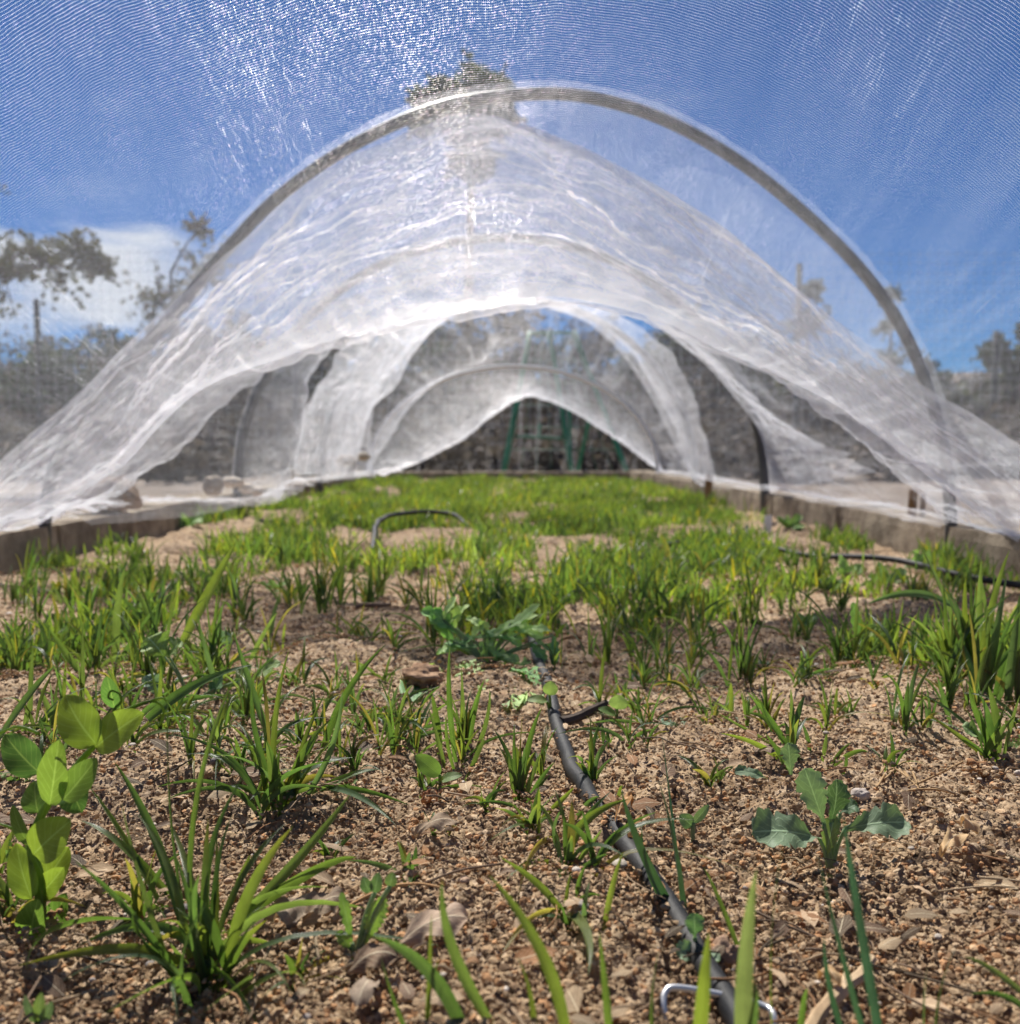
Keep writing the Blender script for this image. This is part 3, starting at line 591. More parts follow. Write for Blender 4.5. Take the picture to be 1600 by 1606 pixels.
hero('pair of thick dark green onion shoots beside the hose', (1065, 1440), [(1068, 1440, 974, 1237, 22, .1, 0, {'kind': 'onion', 'fold': .35}), (1070, 1440, 1032, 1222, 20, -.08, 0, {'kind': 'onion', 'fold': .35}), (1072, 1400, 1037, 1140, 8, -.04, .02), (1060, 1435, 1008, 1290, 13, .1, 0, {'kind': 'onion'})], mat='onion', name='onion_shoot', cat='onion shoot')
hero('tangled tuft of curling pale blades against the hose with yellowing leaves', (885, 1385), [
    (890, 1375, 988, 1253, 22, .28, 0, {'col': (1.3, 1.2, .8)}), (888, 1370, 887, 1263, 14, .4), (860, 1312, 765, 1329, 14, -.1, -.01), (880, 1400, 836, 1250, 16, -.08, .03), (890, 1400, 955, 1340, 12, -.2), (885, 1390, 945, 1300, 13, -.2), (885, 1375, 790, 1395, 13, .15, -.01),
    (885, 1455, 782, 1343, 17, -.12), (886, 1450, 922, 1543, 22, -.15, -.02, {'col': (1.9, 1.5, 1.5)}), (885, 1450, 778, 1525, 14, .2, -.02, {'col': DRY}), (884, 1455, 895, 1370, 9, 0), (888, 1455, 942, 1405, 11, -.15), (905, 1440, 920, 1355, 12, .15), (947, 1473, 978, 1335, 14, 0, 0, {'col': (1.8, 1.5, 1.2)}), (960, 1330, 978, 1235, 12, .05, 0, {'Yb': .38}),
    (870, 1330, 810, 1432, 14, .0, -.01, {'col': DRY}), (840, 1300, 745, 1262, 8, -.1), (850, 1300, 900, 1235, 12, -.1), (900, 1320, 960, 1240, 12, .1), (900, 1300, 940, 1250, 14, -.2)], (9, .04), spread=1)
hero('fan of thin upright blades in front of the kale seedling stones, beside the hose', (815, 1265), [(812, 1262, 807, 1133, 12, 0), (818, 1262, 851, 1108, 14, .06), (822, 1265, 848, 1180, 12, -.08), (825, 1262, 870, 1195, 11, -.1), (808, 1262, 798, 1185, 10, .1), (830, 1265, 865, 1215, 10, -.1)], (8, .04))
hero('bright tuft with one yellow leaf in front of the lobed weed', (729, 1165), [(715, 1195, 706, 1012, 13, -.04, 0, {'Yb': .44}), (725, 1160, 723, 1042, 16, 0), (735, 1162, 760, 1065, 14, .05), (690, 1170, 676, 1083, 16, 0), (700, 1190, 672, 1110, 12, 0), (745, 1165, 768, 1080, 12, 0), (725, 1165, 700, 1110, 12, .1, 0, {'col': DRY}), (730, 1200, 760, 1160, 12, -.2), (720, 1210, 700, 1120, 10, .05)], (7, .035))
hero('big dark green tuft of tall blades standing at the sunlit edge of the frame', (1555, 1095), [
    (1500, 1000, 1436, 843, 24, -.08, 0, {'Yb': .66}), (1545, 1050, 1557, 866, 20, .03), (1540, 1060, 1540, 876, 16, 0), (1560, 1090, 1610, 885, 22, .06), (1530, 1090, 1515, 905, 18, -.05), (1535, 1095, 1552, 960, 16, 0), (1510, 965, 1360, 948, 20, -.2, 0, {'Yb': .62}), (1545, 1085, 1480, 920, 18, 0),
    (1560, 1090, 1640, 960, 20, .1), (1560, 1095, 1590, 1020, 16, .1), (1520, 1080, 1425, 990, 16, .05), (1500, 1080, 1475, 980, 16, 0), (1535, 1090, 1505, 960, 18, 0), (1545, 1090, 1580, 900, 18, .04), (1490, 1070, 1425, 975, 14, .05), (1580, 1100, 1600, 930, 18, 0)], (30, .095), spread=.55, w=.0055)
hero('low tuft with arching stems reaching over bare soil under the big dark tuft', (1562, 1205), [(1560, 1200, 1412, 1072, 12, -.1, .03), (1565, 1195, 1550, 1075, 18, -.1), (1562, 1202, 1455, 1120, 13, .1), (1560, 1205, 1505, 1160, 10, .12), (1570, 1205, 1600, 1090, 18, .05), (1565, 1200, 1520, 1075, 14, 0), (1500, 1130, 1425, 1090, 12, -.15), (1490, 1150, 1470, 1060, 12, 0)], (10, .05))
hero('tuft of dark blades growing just behind the kale seedling', (1240, 1200), [(1235, 1210, 1130, 1150, 13, -.05), (1230, 1190, 1125, 1118, 9, .05), (1245, 1200, 1172, 1085, 15, 0), (1262, 1205, 1192, 1095, 13, .1), (1195, 1140, 1182, 1095, 10, 0), (1288, 1205, 1297, 1150, 10, 0), (1295, 1220, 1362, 1180, 13, -.15), (1320, 1230, 1325, 1185, 10, -.1), (1240, 1225, 1200, 1150, 14, 0), (1270, 1190, 1255, 1130, 11, 0), (1300, 1220, 1335, 1165, 9, .1)], (8, .035))
# blades rising out of the bottom of the picture
for lb, bl in [
    ('long dark blurred grass blade leaning up from under the camera between two shorter blades', [(890, 1660, 765, 1370, 30, -.05, 0)]),
    ('thin-tipped grass blade bending over beside the long dark blurred one', [(790, 1650, 694, 1378, 26, .1, 0)]),
    ('broad bright blurred grass blade sweeping diagonally up towards the serrated weed', [(735, 1660, 583, 1468, 36, -.15, 0)]),
    ('narrow upright blade in front of the broad diagonal blade', [(650, 1650, 597, 1498, 16, .03, 0)]),
    ('slim upright grass blade in front of the dry oak leaves', [(668, 1640, 677, 1432, 12, 0, 0), (670, 1640, 690, 1500, 8, 0, 0)]),
    ('short straight green blade just before the long dark blurred blade', [(838, 1650, 810, 1498, 20, .02, 0)]),
    ('lone slightly twisted blade standing in front of the hose bend', [(958, 1650, 940, 1460, 18, -.08, 0)]),
    ('small upright blade close to the wire staple', [(1028, 1650, 1033, 1490, 16, 0, 0)]),
    ('broad light green blade rising across the wire staple', [(1088, 1670, 1112, 1462, 34, -.04, -.012, {'col': (1.5, 1.3, .8)})]),
    ('wide pale grey-green blade with a thin tip crossing the hose end', [(1165, 1690, 1187, 1362, 40, -.02, -.012, {'col': (1.6, 1.35, 2.2), 'nrm': (0.2, -1, .5)}), (1150, 1680, 1182, 1530, 30, -.05, -.012)]),
    ('thin yellow-green stalk standing alone before the kale seedling', [(1216, 1640, 1232, 1308, 10, -.02, 0, {'col': (1.4, 1.3, .7)})]),
    ('dark short blade leaning over the wood chips beside the hose', [(1168, 1490, 1104, 1360, 15, -.05, 0)]),
    ('blue-green hollow leaf, tallest of the three crossing the kale shadow', [(1400, 1680, 1322, 1275, 22, .07, 0, {'col': (.9, 1.1, 1.5)})]),
    ('slender blue-green hollow leaf just beside the tallest one', [(1385, 1680, 1283, 1340, 14, .05, 0, {'col': (.9, 1.05, 1.3)})]),
    ('short blue-green hollow leaf behind the splintered stick', [(1345, 1640, 1293, 1468, 15, .08, 0, {'col': (.9, 1.05, 1.3)})]),
    ('stubby green blade just in front of the straw pieces near the bottom edge', [(1450, 1660, 1455, 1512, 18, 0, 0)]),
    ('thin arching stem near the corner of the bed soil', [(1470, 1650, 1503, 1480, 7, .1, 0)]),
    ('small green blade leaning just behind the thin yellow-green stalk', [(1250, 1640, 1267, 1550, 16, -.1, 0)]),
    ('pale green leaf lying low across the bottom corner', [(1640, 1600, 1512, 1500, 20, .1, 0, {'col': (1.3, 1.2, 1.4)}), (1640, 1620, 1520, 1560, 16, .1, 0)]),
]:
    hero(lb, bl[0][:2], bl, mat='onion' if 'hollow' in lb else 'grass', name='onion_plant' if 'hollow' in lb else 'wheat_sprout', cat='onion leaf' if 'hollow' in lb else 'grass blade', group='single blades and leaves rising in front of the camera')

# pea plant
gp = ground(35, 1505); pea = empty('pea_plant', tuple(gp), 'bright green pea seedling with round paired leaflets and curling tendrils', 'pea plant')
PY = .30
mb = MB(); st = catmull(np.array([at(18, 1512, PY), at(50, 1490, PY), at(62, 1440, PY), at(62, 1380, PY), at(50, 1330, PY), at(62, 1285, PY + .005), at(90, 1240, PY + .005), at(125, 1195, PY + .01), at(152, 1165, PY + .01), at(170, 1135, PY + .01)]), 60)
tube(mb, st, np.linspace(.0022, .0009, 60), 10, (1.25, 1.1, 1)); mb.build('stem', M['pea'], pea)
def pleaf(bx, by, tx, ty, w, dY=0, col=(1, 1, 1), nrm=(0, -1, .35), bend=.08):
    m_ = MB(); a = at(bx, by, PY + dY); c = at(tx, ty, PY + dY + random.uniform(-.008, .008)); L_ = np.linalg.norm(c - a)
    mid = (a + c) / 2 + norm(np.array(nrm)) * L_ * bend + norm(np.cross(c - a, [0, 1, 0])) * L_ * random.uniform(-.08, .08)
    ribbon(m_, a, mid, c, w * PY / FPX, nrm, 'ovate', .10, .03, 18, 9, col); m_.build('leaf', M['pea'], pea)
Bc, Dc = (1.55, 1.35, .9), (.62, .8, .9)
for a in [(152, 1168, 103, 1090, 66, 0, Bc), (150, 1172, 226, 1118, 58, .004, Bc, (.3, -1, .6)), (62, 1212, 8, 1152, 58, .012, Dc), (78, 1262, 92, 1160, 52, 0, (1.15, 1.1, .9)), (98, 1255, 152, 1188, 48, -.004, (1, 1, .9)), (60, 1275, 55, 1225, 44, .006, (.8, .9, .9)),
          (52, 1340, 112, 1286, 66, -.008, Bc), (50, 1410, 26, 1322, 46, -.004, Bc), (60, 1402, 108, 1328, 56, .006, Bc), (62, 1405, 100, 1360, 40, .002, Bc), (58, 1478, 28, 1400, 44, .004, (.8, .95, .9)), (66, 1480, 104, 1400, 46, .006, (.8, .95, .9)), (50, 1480, 60, 1410, 52, -.006, (.95, 1, .9)), (45, 1325, 20, 1262, 22, 0, (1.1, 1.1, .9)), (110, 1235, 128, 1275, 50, .012, Dc), (180, 1112, 168, 1060, 32, .012, Dc)]:
    pleaf(*a)
for pts in ([(170, 1135), (180, 1112), (190, 1100), (186, 1086), (174, 1084), (170, 1094), (178, 1098)], [(175, 1130), (210, 1108), (240, 1100), (256, 1112), (250, 1138), (243, 1130)], [(165, 1130), (205, 1112), (250, 1095), (262, 1100)], [(60, 1150), (30, 1140), (0, 1150), (-15, 1165)], [(50, 1325), (20, 1300), (-8, 1290)]):
    mb = MB(); tube(mb, catmull(pxs(pts, PY + .008), 40), np.linspace(.0006, .00035, 40), 8, (1.5, 1.3, 1)); mb.build('tendril', M['pea'], pea)

# kale seedling and other broadleaf plants
def broad(label, base, leaves, name='kale_seedling', cat='seedling', mat='kale', group=None, kind='kale'):
    g = ground(*base); e = empty(name, tuple(g), label, cat, group)
    if name == 'lobed_weed' and base[0] == 765: leaves = leaves + [(l[0] + random.uniform(-24, 24), l[1] + random.uniform(-14, 14), l[2] + random.uniform(-45, 35), l[3] + random.uniform(-18, 18), l[4] * random.uniform(.6, 1)) + l[5:] for l in leaves for _ in (0, 1)]
    g2 = g.copy(); g2[2] = soilz(g[0], g[1])
    for lf in leaves:
        bx, by, tx, ty, wd = lf[:5]; kw = dict(lf[5]) if len(lf) > 5 else {}
        if name == 'lobed_weed' and base[0] == 765: wd *= .9; c_ = kw.get('col', (1, 1, 1)); kw['col'] = (c_[0] * 1.7, c_[1] * 1.75, min(c_[2], 1.2) * 1.4)
        if kw.get('kind') == 'lobed': kw['nrm'] = (kw.get('nrm', (0, 0, 1))[0] + random.uniform(-.3, .3), -.55, 1.3)
        Y = g[1] + kw.get('dY', 0); a = at(bx, by, Y); Yt = min(Y + kw.get('dT', 0), ground(tx, ty, .004)[1]); c = at(tx, ty, Yt); L_ = np.linalg.norm(c - a)
        n_ = kw.get('nrm', (0, -.6, 1)); mid = (a + c) / 2 + norm(np.array(n_, float)) * L_ * kw.get('bend', .15)
        m_ = MB(); ribbon(m_, a, mid, c, wd * Y / FPX, n_, kw.get('kind', kind), kw.get('fold', .12), kw.get('ruf', .02 if kw.get('kind') == 'ovate' else .08), 44, 11, kw.get('col', (1, 1, 1)), lob=kw.get('lob', 4), cup=kw.get('cup', 0))
        m_.build('leaf', M[mat], e)
        if kw.get('stem', True):
            m_ = MB(); tube(m_, catmull(np.array([g2 - [0, 0, .002], (g2 + a) / 2 + [0, 0, .002], a]), 12), .0007, 8, (1.4, 1.3, 1.1)); m_.build('stem', M[mat], e)
    return e
broad('grey-green kale seedling with broad wavy leaves on bare soil, casting a shadow', (1303, 1340), [
    (1292, 1290, 1262, 1205, 50, dict(nrm=(-.3, -1, .4), col=(1.15, 1.15, 1.2), bend=.1)), (1303, 1290, 1312, 1222, 46, dict(nrm=(.3, -1, .1), col=(.5, .6, .5))), (1285, 1315, 1180, 1305, 78, dict(col=(1, 1, 1), dT=-.01, nrm=(0, -.7, 1))),
    (1325, 1300, 1424, 1290, 62, dict(dT=.0, nrm=(.1, -.8, 1))), (1295, 1345, 1310, 1278, 30, dict(nrm=(-.6, -1, .1), col=(1.3, 1.2, .7))), (1240, 1215, 1236, 1165, 34, dict(dY=.04, stem=False)), (1205, 1222, 1152, 1210, 26, dict(dY=.03, stem=False, nrm=(0, -.5, 1))), (1318, 1275, 1345, 1262, 30, dict(col=(.6, .7, .6)))])
broad('sprawling weed with deeply lobed grey-green leaves at the upper end of the hose', (765, 1045), [
    (700, 1000, 678, 955, 40, dict(kind='lobed', nrm=(-.3, -1, .5), col=(.8, 1, .7))), (715, 985, 720, 950, 22, dict(kind='lobed', col=(1.7, 1.5, 2))), (770, 1000, 845, 965, 30, dict(kind='lobed', col=(1.7, 1.5, 2.0))), (800, 985, 852, 1000, 34, dict(kind='lobed', col=(1.7, 1.5, 2.0), nrm=(0, -1, .6))),
    (740, 1020, 700, 1010, 30, dict(kind='lobed', col=(1.5, 1.4, 1.8))), (760, 1030, 808, 1035, 34, dict(kind='lobed', col=(1.7, 1.5, 2.0), nrm=(0, -1, .5))), (770, 1040, 760, 1010, 30, dict(kind='lobed', col=(1.6, 1.5, 1.8))), (680, 1060, 632, 1092, 36, dict(kind='lobed', nrm=(0, -1, .6), col=(.6, .8, .6))), (700, 1055, 672, 1058, 24, dict(kind='lobed', col=(1.7, 1.5, 2))),
    (800, 1050, 856, 1082, 44, dict(kind='lobed', nrm=(0, -1, .5), col=(.6, .85, .5))), (800, 1055, 832, 1040, 36, dict(kind='lobed', nrm=(.3, -1, .3), col=(.8, 1, .5))), (770, 1060, 745, 1078, 26, dict(kind='lobed', col=(1.7, 1.5, 1.9))), (790, 1060, 800, 1100, 30, dict(kind='ovate', nrm=(0, -1, .3), col=(1.3, 1.2, 1.4))), (820, 1090, 850, 1100, 26, dict(kind='lobed', col=(1.6, 1.5, 1.8), nrm=(0, -1, .4))),
    (740, 1000, 760, 975, 24, dict(kind='lobed', col=(1.6, 1.4, 1.7))), (760, 990, 790, 1005, 30, dict(kind='lobed', col=(1, 1.1, .8))), (730, 1035, 745, 1055, 26, dict(kind='lobed', col=(1.5, 1.4, 1.6))), (850, 1010, 872, 1032, 24, dict(kind='lobed', col=(.6, .8, .6))), (720, 1010, 745, 1000, 24, dict(kind='lobed', col=(.7, .9, .6))), (660, 1075, 640, 1060, 20, dict(kind='lobed', col=(1.3, 1.3, 1.3)))], 'lobed_weed', 'weed')
broad('tangle of scalloped bright weed leaves among the tall blades behind the pea plant', (300, 1105), [
    (258, 1030, 232, 1000, 56, dict(kind='lobed', nrm=(0, -1, .5), col=(1.3, 1.3, .6))), (265, 1030, 285, 1005, 40, dict(kind='lobed', nrm=(0, -1, .3), col=(1.3, 1.3, .6))), (370, 1075, 395, 1045, 40, dict(kind='lobed', col=(1.2, 1.2, .6))), (400, 1065, 440, 1040, 34, dict(kind='lobed', nrm=(0, -1, .6), col=(1.2, 1.2, .6))), (330, 1095, 350, 1060, 34, dict(kind='lobed', col=(.6, .8, .5))), (300, 1100, 255, 1120, 36, dict(kind='lobed', col=(1.4, 1.3, 1.5))), (350, 1120, 390, 1100, 34, dict(kind='lobed', col=(1.5, 1.4, 1.6))), (280, 1150, 300, 1110, 36, dict(kind='lobed', col=(.5, .7, .5))), (350, 1010, 355, 990, 40, dict(kind='ovate', col=(1.4, 1.4, 1.9), dY=.06)), (320, 1160, 350, 1130, 34, dict(kind='lobed', col=(.5, .7, .5))), (250, 1090, 228, 1060, 34, dict(kind='lobed', col=(1.3, 1.3, 1.6)))], 'lobed_weed', 'weed')
broad('grey lobed seedling touching the hose beside the knobbly stone', (1090, 1505), [(1090, 1470, 1088, 1432, 34, dict(kind='kale', nrm=(0, -1, .3), col=(.7, .9, .8), lob=6)), (1095, 1480, 1062, 1498, 34, dict(nrm=(0, -1, .7), col=(1.3, 1.3, 1.3))), (1095, 1490, 1128, 1508, 22, dict(col=(1.2, 1.2, 1.2)))], 'kale_seedling')
broad('small seedling with one folded round leaf on the soil in front of the bright tuft', (690, 1250), [(690, 1215, 652, 1184, 30, dict(kind='ovate', nrm=(-.2, -1, .5), col=(1, 1.1, .8))), (690, 1225, 725, 1216, 18, dict(kind='ovate', col=(1.6, 1.6, 1.5)))], 'sprout', 'sprout', 'sprout')
broad('pale twin-leaved sprout beside the upper hose near the lobed weed', (865, 1130), [(862, 1090, 865, 1068, 24, dict(kind='ovate', nrm=(0, -1, .5), col=(1.7, 1.6, 1.6))), (858, 1100, 826, 1098, 18, dict(kind='ovate', col=(1.6, 1.5, 1.3)))], 'sprout', 'sprout', 'sprout')
broad('pale twin-leaved sprout alone on bare soil', (968, 1135), [(968, 1112, 972, 1090, 30, dict(kind='ovate', nrm=(0, -1, .6), col=(1.9, 1.8, 1.9))), (966, 1122, 938, 1112, 18, dict(kind='ovate', col=(1.4, 1.5, 1.1)))], 'sprout', 'sprout', 'sprout')
broad('small lobed sprout half buried in the open soil', (1060, 1142), [(1060, 1140, 1036, 1130, 24, dict(kind='lobed', col=(1.3, 1.3, 1.5))), (1062, 1138, 1076, 1130, 16, dict(kind='lobed', col=(1.3, 1.3, 1.5)))], 'sprout', 'sprout')
broad('bright yellow-green weed with a serrated leaf beside the dry oak leaves', (555, 1500), [(572, 1480, 602, 1406, 32, dict(kind='lobed', lob=9, nrm=(.3, -1, .1), col=(1.7, 1.7, .7))), (552, 1480, 535, 1400, 18, dict(kind='lobed', lob=6, nrm=(0, -1, .2), col=(1.5, 1.6, .7))), (550, 1490, 528, 1462, 22, dict(kind='lobed', lob=5, col=(1.6, 1.6, .7))), (580, 1400, 570, 1375, 20, dict(kind='ovate', nrm=(0, -1, .2), col=(.7, .8, .6), stem=False)), (588, 1400, 594, 1368, 20, dict(kind='ovate', nrm=(0, -1, .2), col=(.7, .8, .6))), (612, 1390, 616, 1368, 20, dict(kind='ovate', nrm=(0, -1, .2), col=(1, 1, .7))), (570, 1510, 575, 1495, 16, dict(kind='ovate', col=(.8, .9, .6)))], 'serrated_weed', 'weed')
broad('little two-leaved sprout close behind the thick onion shoots', (1087, 1325), [(1085, 1295, 1066, 1278, 24, dict(kind='ovate', nrm=(0, -1, .4), col=(.8, .9, .8))), (1088, 1290, 1112, 1262, 15, dict(kind='ovate', nrm=(0, -1, .4), col=(1.1, 1.1, 1)))], 'sprout', 'sprout')
broad('blurred rosette bud low in the corner below the pea plant', (60, 1600), [(58, 1605, 40, 1560, 18, dict(kind='ovate', nrm=(-.4, -1, .4))), (62, 1605, 66, 1556, 22, dict(kind='ovate', nrm=(0, -1, .3), col=(1.5, 1.4, .8))), (66, 1605, 82, 1570, 18, dict(kind='ovate', nrm=(.4, -1, .4)))], 'sprout', 'sprout')
broad('leafy green weed under the arching blade beside the big dark tuft', (1350, 1035), [(1350, 1010, 1372, 980, 20, dict(kind='lobed', lob=5, nrm=(0, -1, .3), col=(1.7, 1.7, .7))), (1345, 1010, 1338, 945, 16, dict(kind='lobed', lob=5, nrm=(0, -1, .3), col=(1.2, 1.4, .7)))], 'lobed_weed', 'weed')
broad('pale downy weed near the corner beside the arching stems', (1545, 1190), [(1550, 1170, 1510, 1140, 40, dict(kind='lobed', lob=5, nrm=(0, -1, .5), col=(1.5, 1.5, 1))), (1580, 1190, 1610, 1160, 34, dict(kind='lobed', lob=5, nrm=(0, -1, .5), col=(1.2, 1.3, .8))), (1570, 1200, 1590, 1180, 30, dict(kind='lobed', lob=5, nrm=(0, -1, .5), col=(1.2, 1.3, .8)))], 'lobed_weed', 'weed')

wr = random.Random(4)
for (px, py, sz) in [(1330, 905, 26), (1390, 925, 34), (1440, 900, 30), (1300, 930, 22), (1240, 830, 20), (290, 830, 30), (880, 905, 16), (770, 870, 16), (1100, 870, 16), (560, 890, 16), (430, 930, 18), (1260, 985, 20), (110, 1210, 24), (545, 1240, 14), (20, 1240, 34), (470, 1190, 16), (1590, 1010, 30), (640, 900, 14)]:
    lv = [(px, py, px + wr.uniform(-1, 1) * sz * 1.3, py - wr.uniform(.1, 1.3) * sz, sz * wr.uniform(.6, .9), dict(kind=wr.choice(['lobed', 'ovate', 'lobed']), lob=wr.choice([3, 4, 5]), nrm=(wr.uniform(-.6, .6), -.7, 1), col=tuple(np.array([1.2, 1.25, .8]) * wr.uniform(.8, 1.5)))) for _ in range(wr.randint(5, 8))]
    broad('little leafy weed with rounded or lobed leaves growing low among the grass tufts', (px, py), lv, 'leafy_weed', 'weed', group='little leafy weeds among the grass')
for (px, py, h_, n_) in [(400, 1120, .04, 8), (330, 1190, .04, 9), (520, 1190, .03, 7), (600, 1080, .03, 4), (850, 1200, .035, 6), (660, 1250, .028, 6), (1110, 1240, .025, 5), (640, 1400, .022, 5), (220, 1400, .03, 7), (510, 1350, .02, 4), (700, 1330, .02, 4), (1000, 1180, .03, 5), (60, 1240, .04, 8), (1400, 1230, .02, 4), (560, 1010, .04, 8), (420, 1020, .045, 9), (300, 1040, .05, 9), (180, 1100, .045, 8), (480, 1080, .04, 7), (870, 1060, .035, 6), (1250, 1085, .03, 6), (1010, 1070, .04, 7), (830, 1330, .03, 8), (900, 1480, .02, 5), (760, 1290, .02, 5), (1330, 1130, .02, 4), (20, 1420, .025, 6), (450, 1520, .02, 5)] + [(wr.uniform(0, 760), wr.uniform(1000, 1240), wr.uniform(.02, .05), wr.randint(3, 8)) for _ in range(60)] + [(wr.uniform(900, 1600), wr.uniform(1000, 1180), wr.uniform(.02, .04), wr.randint(3, 7)) for _ in range(34)]:
    g = ground(px, py); mb = MB(); auto_blades(mb, g[0], g[1], n_ + 3, h_, 1.1, .0026, .15)
    tag(mb.build('grass_seedling', M['grass']), 'sparse thin-bladed grass seedling coming up on its own from bare soil', 'grass seedling', 'thin grass seedlings scattered on the bare soil')
# mid tufts
mids = [(230, 1085, .07, 14), (330, 1075, .06, 12), (270, 1150, .05, 10), (380, 1150, .045, 9), (150, 1065, .06, 9), (380, 990, .06, 12), (130, 1130, .05, 9), (950, 1025, .062, 10), (1035, 1042, .065, 9), (1153, 1064, .062, 10), (1115, 1012, .05, 7), (1335, 1042, .065, 20), (1480, 1080, .08, 14), (1440, 1165, .05, 8), (1205, 1150, .035, 6), (1170, 1130, .035, 6), (690, 1025, .065, 16), (500, 965, .085, 26), (455, 958, .07, 16),
        (780, 962, .075, 16), (735, 945, .075, 14), (860, 955, .06, 9), (905, 935, .06, 9), (1080, 1000, .06, 9), (1270, 1005, .055, 9), (1390, 1030, .06, 9), (1180, 965, .055, 10), (1010, 965, .05, 8), (350, 945, .06, 10), (230, 965, .055, 9), (140, 985, .055, 9), (50, 975, .06, 12), (20, 945, .06, 10), (600, 935, .06, 10), (560, 950, .07, 10),
        (25, 1350, .035, 6), (930, 1230, .04, 7), (1490, 1130, .05, 9), (1595, 1060, .07, 12), (1420, 1060, .05, 8), (660, 960, .055, 9), (820, 985, .045, 6), (30, 1060, .035, 5), (1100, 1030, .045, 6), (1240, 960, .055, 9), (1320, 960, .05, 9), (300, 930, .055, 9)]
for i in range(46):
    yy = random.uniform(.86, 1.25); xx = random.uniform(-.5, .5) * yy / .9
    if abs(xx) < .57: mids.append((xx, yy, random.uniform(.035, .06), random.randint(6, 14), 1))
for m in mids:
    if len(m) == 5: X, Y = m[0], m[1]
    else: g = ground(m[0], m[1]); X, Y = g[0], g[1]
    if abs(X) > .58: continue
    mb = MB(); auto_blades(mb, X, Y, int(m[3] * 1.7), m[2], .7, .0031, .09)
    tag(mb.build('grass_tuft', M['grass']), 'young green grass tuft standing among its like at the front of the dense grass', 'grass tuft', 'grass tufts where bare soil turns into dense grass')

# dense grass further down the bed
def bulk_blades(n, ylo, yhi, hlo, hhi, w, seed, nu=5):
    r = np.random.default_rng(seed); K = n * 3
    X = r.uniform(-.585, .585, K); Y = ylo * (yhi / ylo) ** r.uniform(0, 1, K)
    dn_ = .48 + 1.8 * (fbm(X * 9, Y * 6, 12, 4) - .5) + .10 * np.clip(Y - 1.2, -.3, 1)
    dn_ = dn_ - .5 * np.exp(-(((X + .52) / .1) ** 2)) * (Y < 2.2) - .35 * np.exp(-(((X - .5) / .12) ** 2)) * (Y < 1.8)
    dn_ = dn_ - np.clip((.88 - .26 * np.clip(np.abs(X) * 2.2, 0, 1) - Y) * 1.6, 0, .5)
    keep = dn_ + r.uniform(-.16, .16, K) > .50; X, Y = X[keep][:n], Y[keep][:n]; m = len(X)
    # cluster
    h = r.uniform(hlo, hhi, m) * (.7 + .6 * vn(X * 14, Y * 14, 5)); a = r.uniform(0, 2 * np.pi, m); ln = r.uniform(.05, .8, m)
    z = soil_macro(X, Y)
    P0 = np.stack([X, Y, z], 1); d = np.stack([np.cos(a), np.sin(a), 0 * a], 1)
    P1 = P0 + d * (h * ln * .3)[:, None] + np.array([0, 0, 1.0]) * (h * .6)[:, None]; P2 = P0 + d * (h * ln)[:, None] + np.array([0, 0, 1.0]) * (h * (1 - .4 * ln ** 2))[:, None]
    t = np.linspace(0, 1, nu)[None, :, None]
    B = (1 - t) ** 2 * P0[:, None] + 2 * t * (1 - t) * P1[:, None] + t ** 2 * P2[:, None]
    nn = r.normal(size=(m, 3)) * .5 + np.array([0, -1, .3]); S = norm(np.cross(P2 - P0, nn))
    pr = profile('grass', np.linspace(0, 1, nu))[None, :, None]; ww = (w * r.uniform(.6, 1.3, m))[:, None, None]
    G = np.stack([B - S[:, None] * ww * pr / 2, B + S[:, None] * ww * pr / 2], 2)   # m,nu,2,3
    col = np.array(GC)[r.integers(0, len(GC), m)] * r.uniform(.8, 1.35, (m, 1)); yl = r.uniform(0, 1, m) < .04; col[yl] = np.array([2.8, 1.7, .9])
    yl = r.uniform(0, 1, m) < .35; col[yl] *= np.array([1.45, 1.3, .9])
    pv = fbm(X * 8, Y * 8, 133, 2)[:, None]; col = col * (.55 + .9 * pv) * np.array([1, 1, 1]) + (pv > .56) * np.array([.25, .1, -.05])
    mb = MB(); idx = np.arange(m * nu * 2).reshape(m, nu, 2)
    F = np.stack([idx[:, :-1, 0], idx[:, :-1, 1], idx[:, 1:, 1], idx[:, 1:, 0]], -1).reshape(-1, 4)
    mb.F.append(F); mb.V.append(G.reshape(-1, 3)); uv = np.zeros((m, nu, 2, 2)); uv[..., 0] = np.linspace(0, 1, nu)[None, :, None]; uv[..., 1, 1] = 1
    mb.U.append(uv.reshape(-1, 2)); mb.C.append(np.repeat(col, nu * 2, 0)); mb.n = m * nu * 2
    return mb
mb = bulk_blades(24000, .62, 4.3, .010, .040, .0025, 1)
m2 = bulk_blades(15000, .62, 4.3, .005, .020, .0040, 2, 4)
for k in range(len(m2.F)): mb.F.append(m2.F[k] + mb.n); mb.V.append(m2.V[k]); mb.U.append(m2.U[k]); mb.C.append(m2.C[k])
tag(mb.build('grass', M['grass']), 'dense young grass and small weeds filling the far part of the bed', 'grass', kind='stuff')

